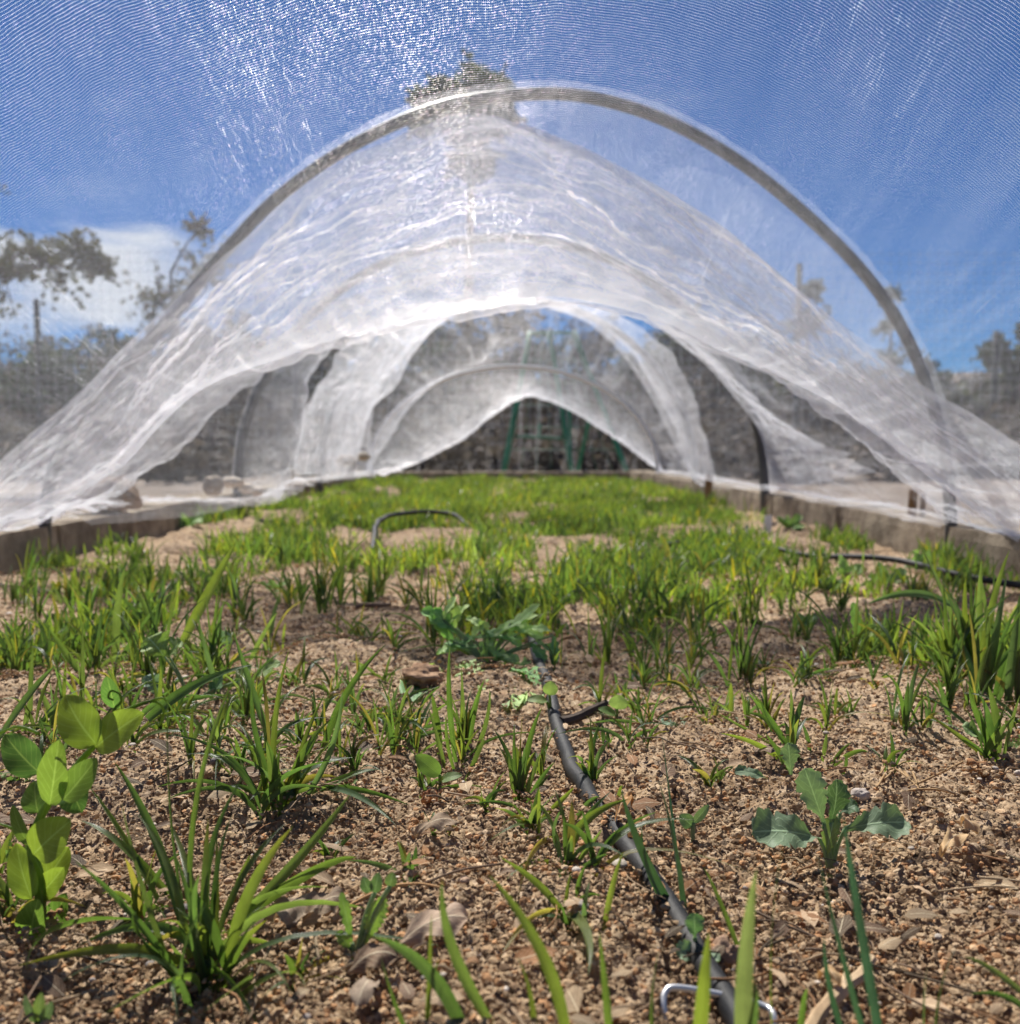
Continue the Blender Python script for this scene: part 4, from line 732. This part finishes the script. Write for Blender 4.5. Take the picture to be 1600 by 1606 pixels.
# ------------------------------------------------------------------ litter on the soil
def ico():
    p = (1 + 5 ** .5) / 2
    V = np.array([(-1, p, 0), (1, p, 0), (-1, -p, 0), (1, -p, 0), (0, -1, p), (0, 1, p), (0, -1, -p), (0, 1, -p), (p, 0, -1), (p, 0, 1), (-p, 0, -1), (-p, 0, 1)], float)
    F = [(0, 11, 5), (0, 5, 1), (0, 1, 7), (0, 7, 10), (0, 10, 11), (1, 5, 9), (5, 11, 4), (11, 10, 2), (10, 7, 6), (7, 1, 8), (3, 9, 4), (3, 4, 2), (3, 2, 6), (3, 6, 8), (3, 8, 9), (4, 9, 5), (2, 4, 11), (6, 2, 10), (8, 6, 7), (9, 8, 1)]
    return norm(V), F
def subdiv(V, F):
    V = list(map(tuple, V)); c = {}; G = []
    def mid(a, b):
        k = (min(a, b), max(a, b))
        if k not in c: m = norm(np.array(V[a]) + np.array(V[b])); V.append(tuple(m)); c[k] = len(V) - 1
        return c[k]
    for a, b, d in F:
        x, y, z = mid(a, b), mid(b, d), mid(d, a); G += [(a, x, z), (b, y, x), (d, z, y), (x, y, z)]
    return np.array(V), G
V0, F0 = ico(); V1, F1 = subdiv(V0, F0); V2, F2 = subdiv(V1, F1); V3, F3 = subdiv(V2, F2)
def scatter(n, ylo, yhi, rlo, rhi, seed, V=V1, F=F1, cols=((1, 1, 1),), flat=.8, jag=.3, xk=.62):
    r = np.random.default_rng(seed); Y = ylo * (yhi / ylo) ** r.uniform(0, 1, n); X = r.uniform(-1, 1, n) * np.minimum(xk * Y + .03, .58)
    rad = rlo * (rhi / rlo) ** (r.uniform(0, 1, n) ** 2.2)
    z = soil_macro(X, Y) + .0035 + rad * .35
    V = np.asarray(V); nv_ = len(V)
    disp = 1 + jag * r.normal(size=(n, nv_, 1)) * .6
    ax = r.uniform(.6, 1.3, (n, 1, 3)) * np.array([1, 1, flat])
    q = V[None] * disp * ax
    a = r.uniform(0, 2 * np.pi, n); ca, sa = np.cos(a)[:, None], np.sin(a)[:, None]
    q = np.stack([q[..., 0] * ca - q[..., 1] * sa, q[..., 0] * sa + q[..., 1] * ca, q[..., 2]], -1) * rad[:, None, None] + np.stack([X, Y, z], 1)[:, None]
    c = np.array(cols)[r.integers(0, len(cols), n)] * r.uniform(.75, 1.25, (n, 1))
    mb = MB(); Fa = np.asarray(F); FF = (Fa[None] + (np.arange(n) * nv_)[:, None, None]).reshape(-1, 3)
    FF = np.concatenate([FF, -np.ones((len(FF), 1), int)], 1)
    mb.F.append(FF); mb.V.append(q.reshape(-1, 3)); mb.U.append(q.reshape(-1, 3)[:, :2]); mb.C.append(np.repeat(c, nv_, 0)); mb.n = n * nv_
    return mb
tag(scatter(95000, .2, 1.2, .0003, .0016, 21, V0, F0, cols=((1, 1, 1), (1, 1, 1), (1.25, 1.2, 1.15), (.45, .40, .38), (1.1, .85, .68), (.8, .78, .75))).build('soil_crumbs', M['crumb'], None, False), 'loose crumbs of sandy brown soil strewn over the bed', 'soil crumbs', kind='stuff')
tag(scatter(420, .2, 1.6, .0006, .0026, 22, V2, F2, cols=((1, 1, 1), (1.2, 1.2, 1.2), (.55, .55, .6), (1.1, .85, .65)), flat=.65, jag=.05).build('gravel', M['stone'], None, True), 'fine pale and dark grit mixed into the soil', 'grit', kind='stuff')
# straw and chips
mb = MB(); r_ = np.random.default_rng(5)
for i in range(900):
    Y = .21 * (1.5 / .21) ** r_.uniform(); X = r_.uniform(-1, 1) * min(.62 * Y + .02, .57); a = r_.uniform(0, 6.28); l = r_.uniform(.003, .016) ; z = soilz(X, Y) + .006
    d = np.array([math.cos(a), math.sin(a), r_.uniform(-.2, .3)]) * l; p = np.array([X, Y, z])
    sd_ = np.array([-math.sin(a), math.cos(a), 0]) * l * r_.uniform(-.35, .35)
    c = np.array([(1, .95, .85), (1.3, 1.2, 1.1), (.5, .42, .4), (.25, .22, .2), (.9, .6, .4)][r_.integers(0, 5)]) * r_.uniform(.7, 1.1)
    if r_.uniform() < .5: tube(mb, catmull(np.array([p - d, p + sd_ + [0, 0, .001], p + d]), 8), r_.uniform(.00018, .0005), 5, c)
    else: ribbon(mb, p - d * .5, p + sd_ * .3 + [0, 0, .0015], p + d * .5, l * r_.uniform(.2, .5), (r_.uniform(-.6, .6), -.4, 1), 'ovate', r_.uniform(-.2, .2), .1, 6, 3, c)
tag(mb.build('plant_debris', M['dry']), 'scattered straw bits, rootlets and bark chips on the soil', 'plant debris', kind='stuff')
def stone(label, px, py, rx, ry, mat='stone', col=(1, 1, 1), name='stone', z0=None, Y=None, seed=1, jag=.10, cat='stone', group=None, flat=None):
    g = ground(px, py) if Y is None else at(px, py, Y); Yd = g[1]; a = rx * Yd / FPX; b_ = ry * Yd / FPX
    q = V3.copy(); nn = 1 + jag * 2 * (fbm(q[:, 0] * 2 + 9, q[:, 1] * 2 + q[:, 2] * 1.7 + seed, seed, 4) - .5) * 2; q = q * nn[:, None] * np.array([a, a * .8, b_])
    mb = MB(); mb.raw(q, F3, col); o = mb.build(name, M[mat]); o.location = (g[0], g[1], (soilz(g[0], g[1]) + b_ * .6) if Y is None else g[2]); return tag(o, label, cat, group)
stone('knobbly tan stone lying between the hose and the pale blade', 1135, 1502, 30, 24, col=(.75, .55, .42), jag=.3, seed=4)
stone('smooth grey-white stone just behind the kale seedling', 1350, 1258, 16, 11, col=(1.1, 1.1, 1.15), seed=7)
stone('flat beige pebble beside the kale leaf stalks', 1157, 1300, 11, 7, col=(1.3, 1.1, .8), seed=9)
stone('flat pale stone at the tip of the broad blurred blade', 738, 1520, 17, 10, col=(.85, .8, .8), seed=12, jag=.2)
stone('reddish clod under the folded-leaf sprout', 675, 1262, 15, 11, 'crumb', (1.1, .75, .6), seed=15, jag=.3, name='soil_clod', cat='soil clod')
stone('bulky brown clod in shade under the lobed weed', 665, 1090, 34, 18, 'crumb', (.9, .8, .8), seed=18, jag=.3, name='soil_clod', cat='soil clod')
stone('brown bark chunk in the sunny soil near the low arching tuft', 1530, 1225, 18, 13, 'crumb', (1.0, .75, .6), seed=24, jag=.5, name='bark_chunk', cat='bark chunk')
stone('small white stone at the foot of the short blue-green leaf', 1302, 1485, 10, 7, col=(1.5, 1.5, 1.5), seed=28)
# stones holding down the net
for k, (px, py, rx, ry, c) in enumerate([(335, 762, 17, 16, (.7, .62, .52)), (364, 756, 17, 9, (1.35, 1.35, 1.3)), (386, 766, 12, 8, (1.3, 1.3, 1.25)), (404, 770, 10, 7, (1.2, 1.2, 1.2)), (570, 716, 10, 7, (1.3, 1.3, 1.2)), (543, 722, 16, 9, (.7, .6, .5))]):
    stone(['round brown stone, first of the row weighing down the net', 'flat white stone, largest white one of the row on the net hem', 'small white stone beside the flat white one on the net hem', 'smallest whitish stone ending the row on the net hem', 'little white stone on the hem where the next hoop stands', 'brown stone under the net where the next hoop stands'][k], px, py, rx, ry, 'stone', c, Y=[1.66, 1.70, 1.72, 1.74, 2.45, 2.40][k], seed=30 + k, group='stones weighing down the net')
stone('large brown rock wrapped in the net on the shaded blocks', 172, 778, 44, 30, 'crumb', (.75, .7, .7), 'rock', Y=1.5, seed=44, jag=.25, cat='rock')
def dleaf(label, bx, by, tx, ty, wd, col=(1, 1, 1), lob=3, ruf=.14, name='dry_leaf', kind='lobed', lift=.006):
    a = ground(bx, by, .002); c = ground(tx, ty, .004); a[2] = soilz(a[0], a[1]) + .006; c[2] = soilz(c[0], c[1]) + lift + .003
    mb = MB(); ribbon(mb, a, (a + c) / 2 + [0, 0, .007], c, .72 * wd * a[1] / FPX, (0, -.3, 1), kind, -.10, ruf, 30, 11, col, lob=lob); return tag(mb.build(name, M['dry']), label, 'dry leaf')
dleaf('pale curled oak leaf lying in front of the serrated weed', 625, 1498, 735, 1478, 95, (1.15, 1.1, 1.15))
dleaf('grey shrivelled oak leaf between the big clump and the serrated weed', 415, 1420, 500, 1425, 90, (.95, .95, 1.0))
dleaf('broken dry leaf with a curled rim beside the serrated weed', 470, 1440, 540, 1425, 75, (.9, .85, .85))
dleaf('dark crumpled leaf at the foot of the serrated weed', 545, 1535, 625, 1520, 80, (.55, .48, .45))
dleaf('torn grey leaf scraps below the serrated weed', 590, 1550, 560, 1590, 60, (.8, .8, .85))
dleaf('thin grey-brown leaf fragment halfway up the bare soil', 650, 1352, 720, 1335, 50, (.8, .75, .72))
dleaf('cream papery curled husk on the soil beyond the blue-green leaves', 1475, 1350, 1512, 1330, 44, (1.5, 1.35, 1.05), 2, .4)
dleaf('second cream husk, narrower, touching the papery one', 1500, 1322, 1532, 1330, 26, (1.5, 1.35, 1.1), 2, .4)
dleaf('orange-brown shred of leaf hanging on the hose', 965, 1330, 990, 1290, 34, (1.2, .85, .5), 5, .5)
dleaf('curled tan leaf shred lying next to the orange-brown one', 985, 1350, 1015, 1325, 30, (1.3, .95, .6), 4, .5)
dleaf('yellowed narrow leaf beside the knobbly stone', 1280, 1525, 1318, 1545, 40, (1.3, 1.1, .8), 2, .2, kind='ovate')
dleaf('flat tan wood flake behind the wide pale blade', 1160, 1390, 1200, 1405, 24, (1.2, .9, .65), 1, .1, kind='ovate')
# splintered stick
def slab(label, pts, wd, name, mat='wood', col=(1, 1, 1), cat='stick', th=.35):
    P = catmull(np.array([ground(*p) for p in pts]), 30); P[:, 2] = soil_macro(P[:, 0], P[:, 1]) + .006
    mb = MB(); t = np.linspace(0, 1, 30); r = wd / 2 * P[:, 1] / FPX * (1 - .25 * t) * (.85 + .3 * vn(t * 9, t * 0, 4)); tube(mb, P, r, 7, col); o = mb.build(name, M[mat], None, False); return tag(o, label, cat)
slab('splintered pale wooden stick lying between the blue-green leaves and the stalk', [(1262, 1640), (1300, 1580), (1340, 1530), (1368, 1492)], 26, 'wood_splinter')
slab('thin forked splinter beside the larger splintered stick', [(1300, 1600), (1320, 1545), (1330, 1500)], 9, 'wood_splinter')
slab('dark half-buried twig in the shade of the twin-leaved sprout', [(880, 1145), (915, 1137), (950, 1122)], 17, 'twig', 'bark', cat='twig')
slab('short grey twig lying behind the lobed weed', [(560, 972), (590, 973), (612, 968)], 9, 'twig', 'bark', (2, 1.8, 1.6), cat='twig')
slab('straw-coloured twig on the soil beyond the upper hose', [(868, 1015), (890, 1008), (912, 1000)], 7, 'twig', 'wood', (.7, .6, .5), cat='twig')
slab('bent dry stalk lying over the oak leaves', [(545, 1450), (600, 1438), (650, 1441), (690, 1446)], 6, 'dry_stalk', 'wood', (1, .8, .6), cat='dry stalk')
mb = MB()
for pts in ([(1380, 1215), (1395, 1195), (1410, 1200), (1430, 1225)], [(1375, 1235), (1400, 1205), (1440, 1235), (1425, 1240)], [(1425, 1235), (1470, 1215), (1510, 1195)], [(1430, 1238), (1480, 1240), (1520, 1260)], [(1388, 1222), (1420, 1195), (1440, 1230)]):
    P = catmull(np.array([ground(*p, .009) for p in pts]), 24); tube(mb, P, .0005, 6, (1.2, 1.0, .7))
tag(mb.build('root_tangle', M['dry']), 'tangle of dry straw-coloured rootlets on the sunny soil', 'dry roots')
mb = MB(); P = np.array([ground(1203, 838), at(1206, 808, ground(1203, 838)[1])]); P = catmull(np.array([P[0], (P[0] + P[1]) / 2, P[1]]), 6)
S = np.array([.0065, 0, 0]); G = np.stack([P - S, P + S, P + S + [0, .0015, 0], P - S + [0, .0015, 0]], 1); mb.grid(G, None, (1, 1, 1), closed=True); mb.raw(G[-1], [[0, 1, 2, 3]])
tag(mb.build('plant_marker', M['tagm'], None, False), 'blank white plastic plant marker stuck in the soil near the sunlit blocks', 'plant marker')
for k, (px, y0, y1, Y, wd) in enumerate([(1430, 812, 768, 1.42, 14), (1446, 812, 775, 1.42, 9), (1110, 785, 745, 2.5, 12)]):
    P = np.linspace(at(px, y0, Y), at(px + 3, y1, Y), 8); mb = MB(); tube(mb, P, wd / 2 * Y / FPX, 6, (.55, .45, .36))
    tag(mb.build('wooden_stake', M['wood'], None, False), ['thicker brown wooden stake behind the sunlit blocks near the thick hoop', 'thinner brown stake beside the thicker one behind the sunlit blocks', 'brown stake on the sunlit blocks towards the far end'][k], 'stake')

# ------------------------------------------------------------------ green frame at the far end
gf = empty('trellis_frame', (0.2, 4.75, -.05), 'dark green metal plant frame with splayed legs standing past the end of the bed', 'plant frame')
YF = 4.72
def gbar(a, b, r, name='leg', col=(1, 1, 1)):
    m_ = MB(); tube(m_, np.linspace(at(*a), at(*b), 8), r, 8, col); m_.build(name, M['green'], gf)
gbar((788, 752, YF), (832, 520, YF + .15), .015); gbar((899, 752, YF), (862, 520, YF + .1), .014); gbar((896, 750, YF + .05), (893, 640, YF + .1), .008); gbar((905, 745, YF + .3), (925, 655, YF + .2), .010); gbar((988, 752, YF), (900, 520, YF + .2), .014)
gbar((808, 684, YF), (888, 688, YF), .009, 'crossbar', (1.2, .6, .6)); gbar((845, 688, YF), (847, 664, YF), .008, 'crossbar'); gbar((832, 522, YF + .12), (900, 522, YF + .15), .008, 'crossbar')
m_ = MB()
for k in range(9):
    f = k / 8; tube(m_, np.linspace(at(835 + 60 * f, 525, YF + .15), at(792 + 195 * f, 745, YF + .02), 3), .0011, 4)
for k in range(7):
    f = k / 6; tube(m_, np.linspace(at(833 - 42 * f, 530 + 210 * f, YF + .15 - .13 * f), at(900 + 85 * f, 530 + 210 * f, YF + .15 - .13 * f), 3), .0011, 4)
m_.build('wire_mesh', M['green'], gf)

# ------------------------------------------------------------------ fence, scrub and trees
fen = empty('wire_fence', (0, 10, -.1), 'tall welded wire garden fence with dark posts running behind the tunnel', 'fence')
def fz(px, py, Y): return at(px, py, Y)[2]
m_ = MB(); FY = 10.0
def flat_wires(verts):
    pass
xs_ = np.arange(-14, 14, .10)
for x in xs_: m_.raw(np.array([[x - .0016, FY, -.3], [x + .0016, FY, -.3], [x + .0016, FY, 2.25], [x - .0016, FY, 2.25], [x, FY + .003, -.3], [x, FY + .003, 2.25]]), [[0, 1, 2, 3], [1, 4, 5, 2], [4, 0, 3, 5]])
for z in np.arange(-.1, 2.26, .10): m_.raw(np.array([[-14, FY - .004, z - .0016], [14, FY - .004, z - .0016], [14, FY - .004, z + .0016], [-14, FY - .004, z + .0016], [-14, FY - .001, z], [14, FY - .001, z]]), [[0, 1, 2, 3], [1, 5, 2, 2], [0, 4, 5, 1]][:1] + [[0, 4, 5, 1]])
m_.build('wire_mesh', M['wire'], fen, False)
for px, top in ((62, 1.72), (465, 1.2), (1250, 2.1), (1560, 1.4)):
    p = at(px, 704, FY); m_ = MB(); tube(m_, np.linspace([p[0], FY + .04, -.3], [p[0], FY + .04, top], 6), .032, 8); m_.build('post', M['post'], fen)

def crown_leaves(mb, centres, radii, n, size, col, seed, squash=.8):
    r = np.random.default_rng(seed); C = np.asarray(centres); k = r.integers(0, len(C), n); rad = np.asarray(radii)[k]
    d = norm(r.normal(size=(n, 3))) * (r.uniform(0, 1, (n, 1)) ** .45); P = C[k] + d * rad[:, None] * np.array([1, 1, squash])
    a = norm(r.normal(size=(n, 3))); b_ = norm(np.cross(a, r.normal(size=(n, 3)))); s_ = (size * r.uniform(.5, 1.3, n))[:, None]
    Q = np.stack([P - a * s_, P + b_ * s_ * .45, P + a * s_, P - b_ * s_ * .45], 1)
    idx = np.arange(n * 4).reshape(n, 4) + mb.n; mb.F.append(idx); mb.V.append(Q.reshape(-1, 3)); mb.U.append(np.tile(np.array([[0, .5], [.5, 1], [1, .5], [.5, 0]]), (n, 1)))
    c = np.asarray(col) * r.uniform(.6, 1.5, (n, 1)); mb.C.append(np.repeat(c, 4, 0)); mb.n += n * 4
def tree(name, label, base, h, crowns, nl, size, col, seed, tr=.08, cat='tree', lean=0, group=None, core=.3, tw=36):
    rr = random.Random(seed); e = empty(name, tuple(base), label, cat, group); base = np.array(base, float)
    m_ = MB(); top = base + np.array([lean, 0, h]); tk = catmull(np.array([base - [0, 0, .1], base + (top - base) * .4 + [rr.uniform(-.1, .1) * h * .3, 0, 0], top]), 16)
    tube(m_, tk, np.linspace(tr, tr * .3, 16), 9)
    C = []; Rd = []
    for (dx, dz, rad) in crowns:
        c = base + np.array([dx, rr.uniform(-.3, .3) * rad, dz]); [(C.append(c), Rd.append(rad * core)) for _ in range(1 + int(max(0, core - .5) * 200))]
        k = min(15, max(3, int(16 * (dz - rad) / h))) if h else 5; s0 = tk[k]
        tube(m_, catmull(np.array([s0, (s0 + c) / 2 + [0, 0, rad * .2], c]), 8), np.linspace(tr * .35, tr * .08, 8), 6)
        for j in range(tw):
            d = norm(np.array([rr.gauss(0, 1), rr.gauss(0, 1), rr.gauss(.2, .8)])); q = c + d * rad * rr.uniform(.5, 1.25); [(C.append(c + (q - c) * f_ + np.array([rr.gauss(0, .05), rr.gauss(0, .05), rr.gauss(0, .05)]) * rad), Rd.append(rad * rr.uniform(.04, .12))) for f_ in (.4, .6, .8, 1.0)]; tube(m_, catmull(np.array([c, (c + q) / 2 + [0, 0, .05 * rad], q]), 6), np.linspace(tr * .12, tr * .03, 6), 5)
    m_.build('trunk', M['bark'], e); m_ = MB(); crown_leaves(m_, C, Rd, nl, size, col, seed); m_.build('crown', M['tree'], e); return e
def tb(px, Y, z=-.15): p = at(px, 704, Y); return np.array([p[0], Y, z])
b_ = tb(-800, 7); tree('oak_tree', 'sparse oak branches reaching in over the cloud at the edge of the sky', b_, 2.6, [(3.45, 1.66, .42), (3.8, 1.6, .38), (4.15, 1.66, .32), (3.2, 2.0, .5), (4.4, 1.72, .2), (3.45, 2.3, .26), (3.55, 3.15, .14), (4.55, 1.62, .14)], 15000, .020, (1.5, 1.1, 1), 3, .05)
tree('small_tree', 'small wispy bare-branched tree beside the first hoop below the cloud', tb(275, 13), 2.7, [(-.2, 2.3, .5), (.35, 2.7, .5), (.1, 1.7, .5), (.4, 3.3, .2), (-.4, 1.5, .4)], 8000, .03, (1.7, 1.15, 1), 5, .06)
tree('round_bush', 'rounded dark bush standing above the scrub under the cloud', tb(182, 16), 1.6, [(0, 1.9, .5), (0, 1.3, .6)], 3000, .06, (1, 1, 1), 6, .07, 'bush')
tree('dark_bush', 'bushy dark shrub behind the fence post under the cloud', tb(80, 15), 1.4, [(0, 1.5, .55), (.35, 1.2, .6), (-.5, 1.1, .6)], 3500, .06, (.9, 1, .9), 7, .07, 'bush')
tree('tall_pine', 'tall pine whose dark top shows above the first hoop', tb(745, 24), 9.0, [(.05, 9.35, .8), (.55, 9.1, .6), (-.8, 9.25, .42), (-1.25, 8.95, .42), (-.4, 9.0, .42), (-1.3, 8.4, .45), (-.6, 8.5, .5), (.6, 8.5, .6),  (.55, 8.9, .55), (-.1, 8.3, .9), (.0, 7.4, .7)], 34000, .075, (.8, .9, .8), 8, .18, core=.85, tw=16)
tree('dead_stub_tree', 'pointed bushy tree showing through the net inside the thick hoop', tb(1262, 14), 2.3, [(0, 2.1, .35), (.05, 2.6, .18), (-.1, 1.5, .4)], 2200, .05, (1.3, 1, 1), 9, .06)
tree('thin_tree', 'thin leafy twig top poking out just outside the thick hoop', tb(1392, 14), 2.6, [(-.02, 2.55, .16), (0, 2.1, .2), (0, 1.5, .4)], 1200, .045, (1.1, 1, 1), 10, .04)
tree('twiggy_tree', 'small twiggy tree at the foot of the thick hoop beside blue sky', tb(1468, 14), 1.3, [(0, 1.3, .22), (-.2, 1.5, .16), (.1, 1.0, .3)], 1500, .045, (1.2, 1, 1), 11, .05)
tree('grey_tree', 'broad grey-green tree low at the edge of the blue sky', tb(1590, 13), 1.6, [(0, 1.4, .5), (-.3, 1.6, .25), (.3, 1.6, .4), (-.7, 1.0, .4), (.1, 1.9, .12)], 4200, .05, (1.3, 1.1, 1.1), 12, .06)
tree('olive_tree', 'dark olive tree seen through the net under the second arch of netting', tb(1080, 18), 2.0, [(0, 2.0, .8), (.9, 1.6, .8), (-.8, 1.8, .7), (1.7, 1.2, .6)], 8000, .08, (1, 1.05, .8), 13, .1)
tree('dark_tree', 'dark dense tree filling the far opening of the tunnel', tb(700, 20), 2.2, [(0, 2.0, 1.0), (-1.3, 1.8, .9), (1.3, 1.9, .7)], 8000, .08, (.8, .9, .8), 14, .1)
tree('shaded_tree', 'dark tree behind the post in the shaded side opening', tb(400, 17), 2.2, [(0, 1.8, .8), (-1.1, 1.6, .8), (.9, 1.6, .7)], 8000, .08, (.9, .9, .8), 15, .1)
# scrub covering the slopes
r_ = np.random.default_rng(77); cs = []; rd = []
for i in range(1500):
    Y = r_.uniform(15, 40); q = r_.uniform(-.8, .8); X = q * Y
    sl = (.118 if q < -.2 else .150 if q < .12 else .118 if q < .3 else .085) * (.80 + .42 * float(vn(q * 16, Y * .1, 8)))
    cs.append((X, Y, .15 + sl * Y * r_.uniform(.25, 1) - .3)); rd.append(r_.uniform(.35, .75))
for i in range(1100):
    Y = 8.5 + 32 * r_.uniform() ** 1.6; X = r_.uniform(-.8, .8) * Y; rad = r_.uniform(.25, .7) * (.35 + Y / 26)
    d = math.hypot(X, Y); z0 = -.16 + max(0, (d - 9) / 60) * 4.2
    cs.append((X, Y, z0 + rad * .55)); rd.append(rad)
mb = MB(); crown_leaves(mb, cs, rd, 260000, .075, (1, .95, .9), 99, .75)
tag(mb.build('scrub', M['scrub']), 'dark dry scrub covering the slope behind the fence', 'scrub', kind='stuff')
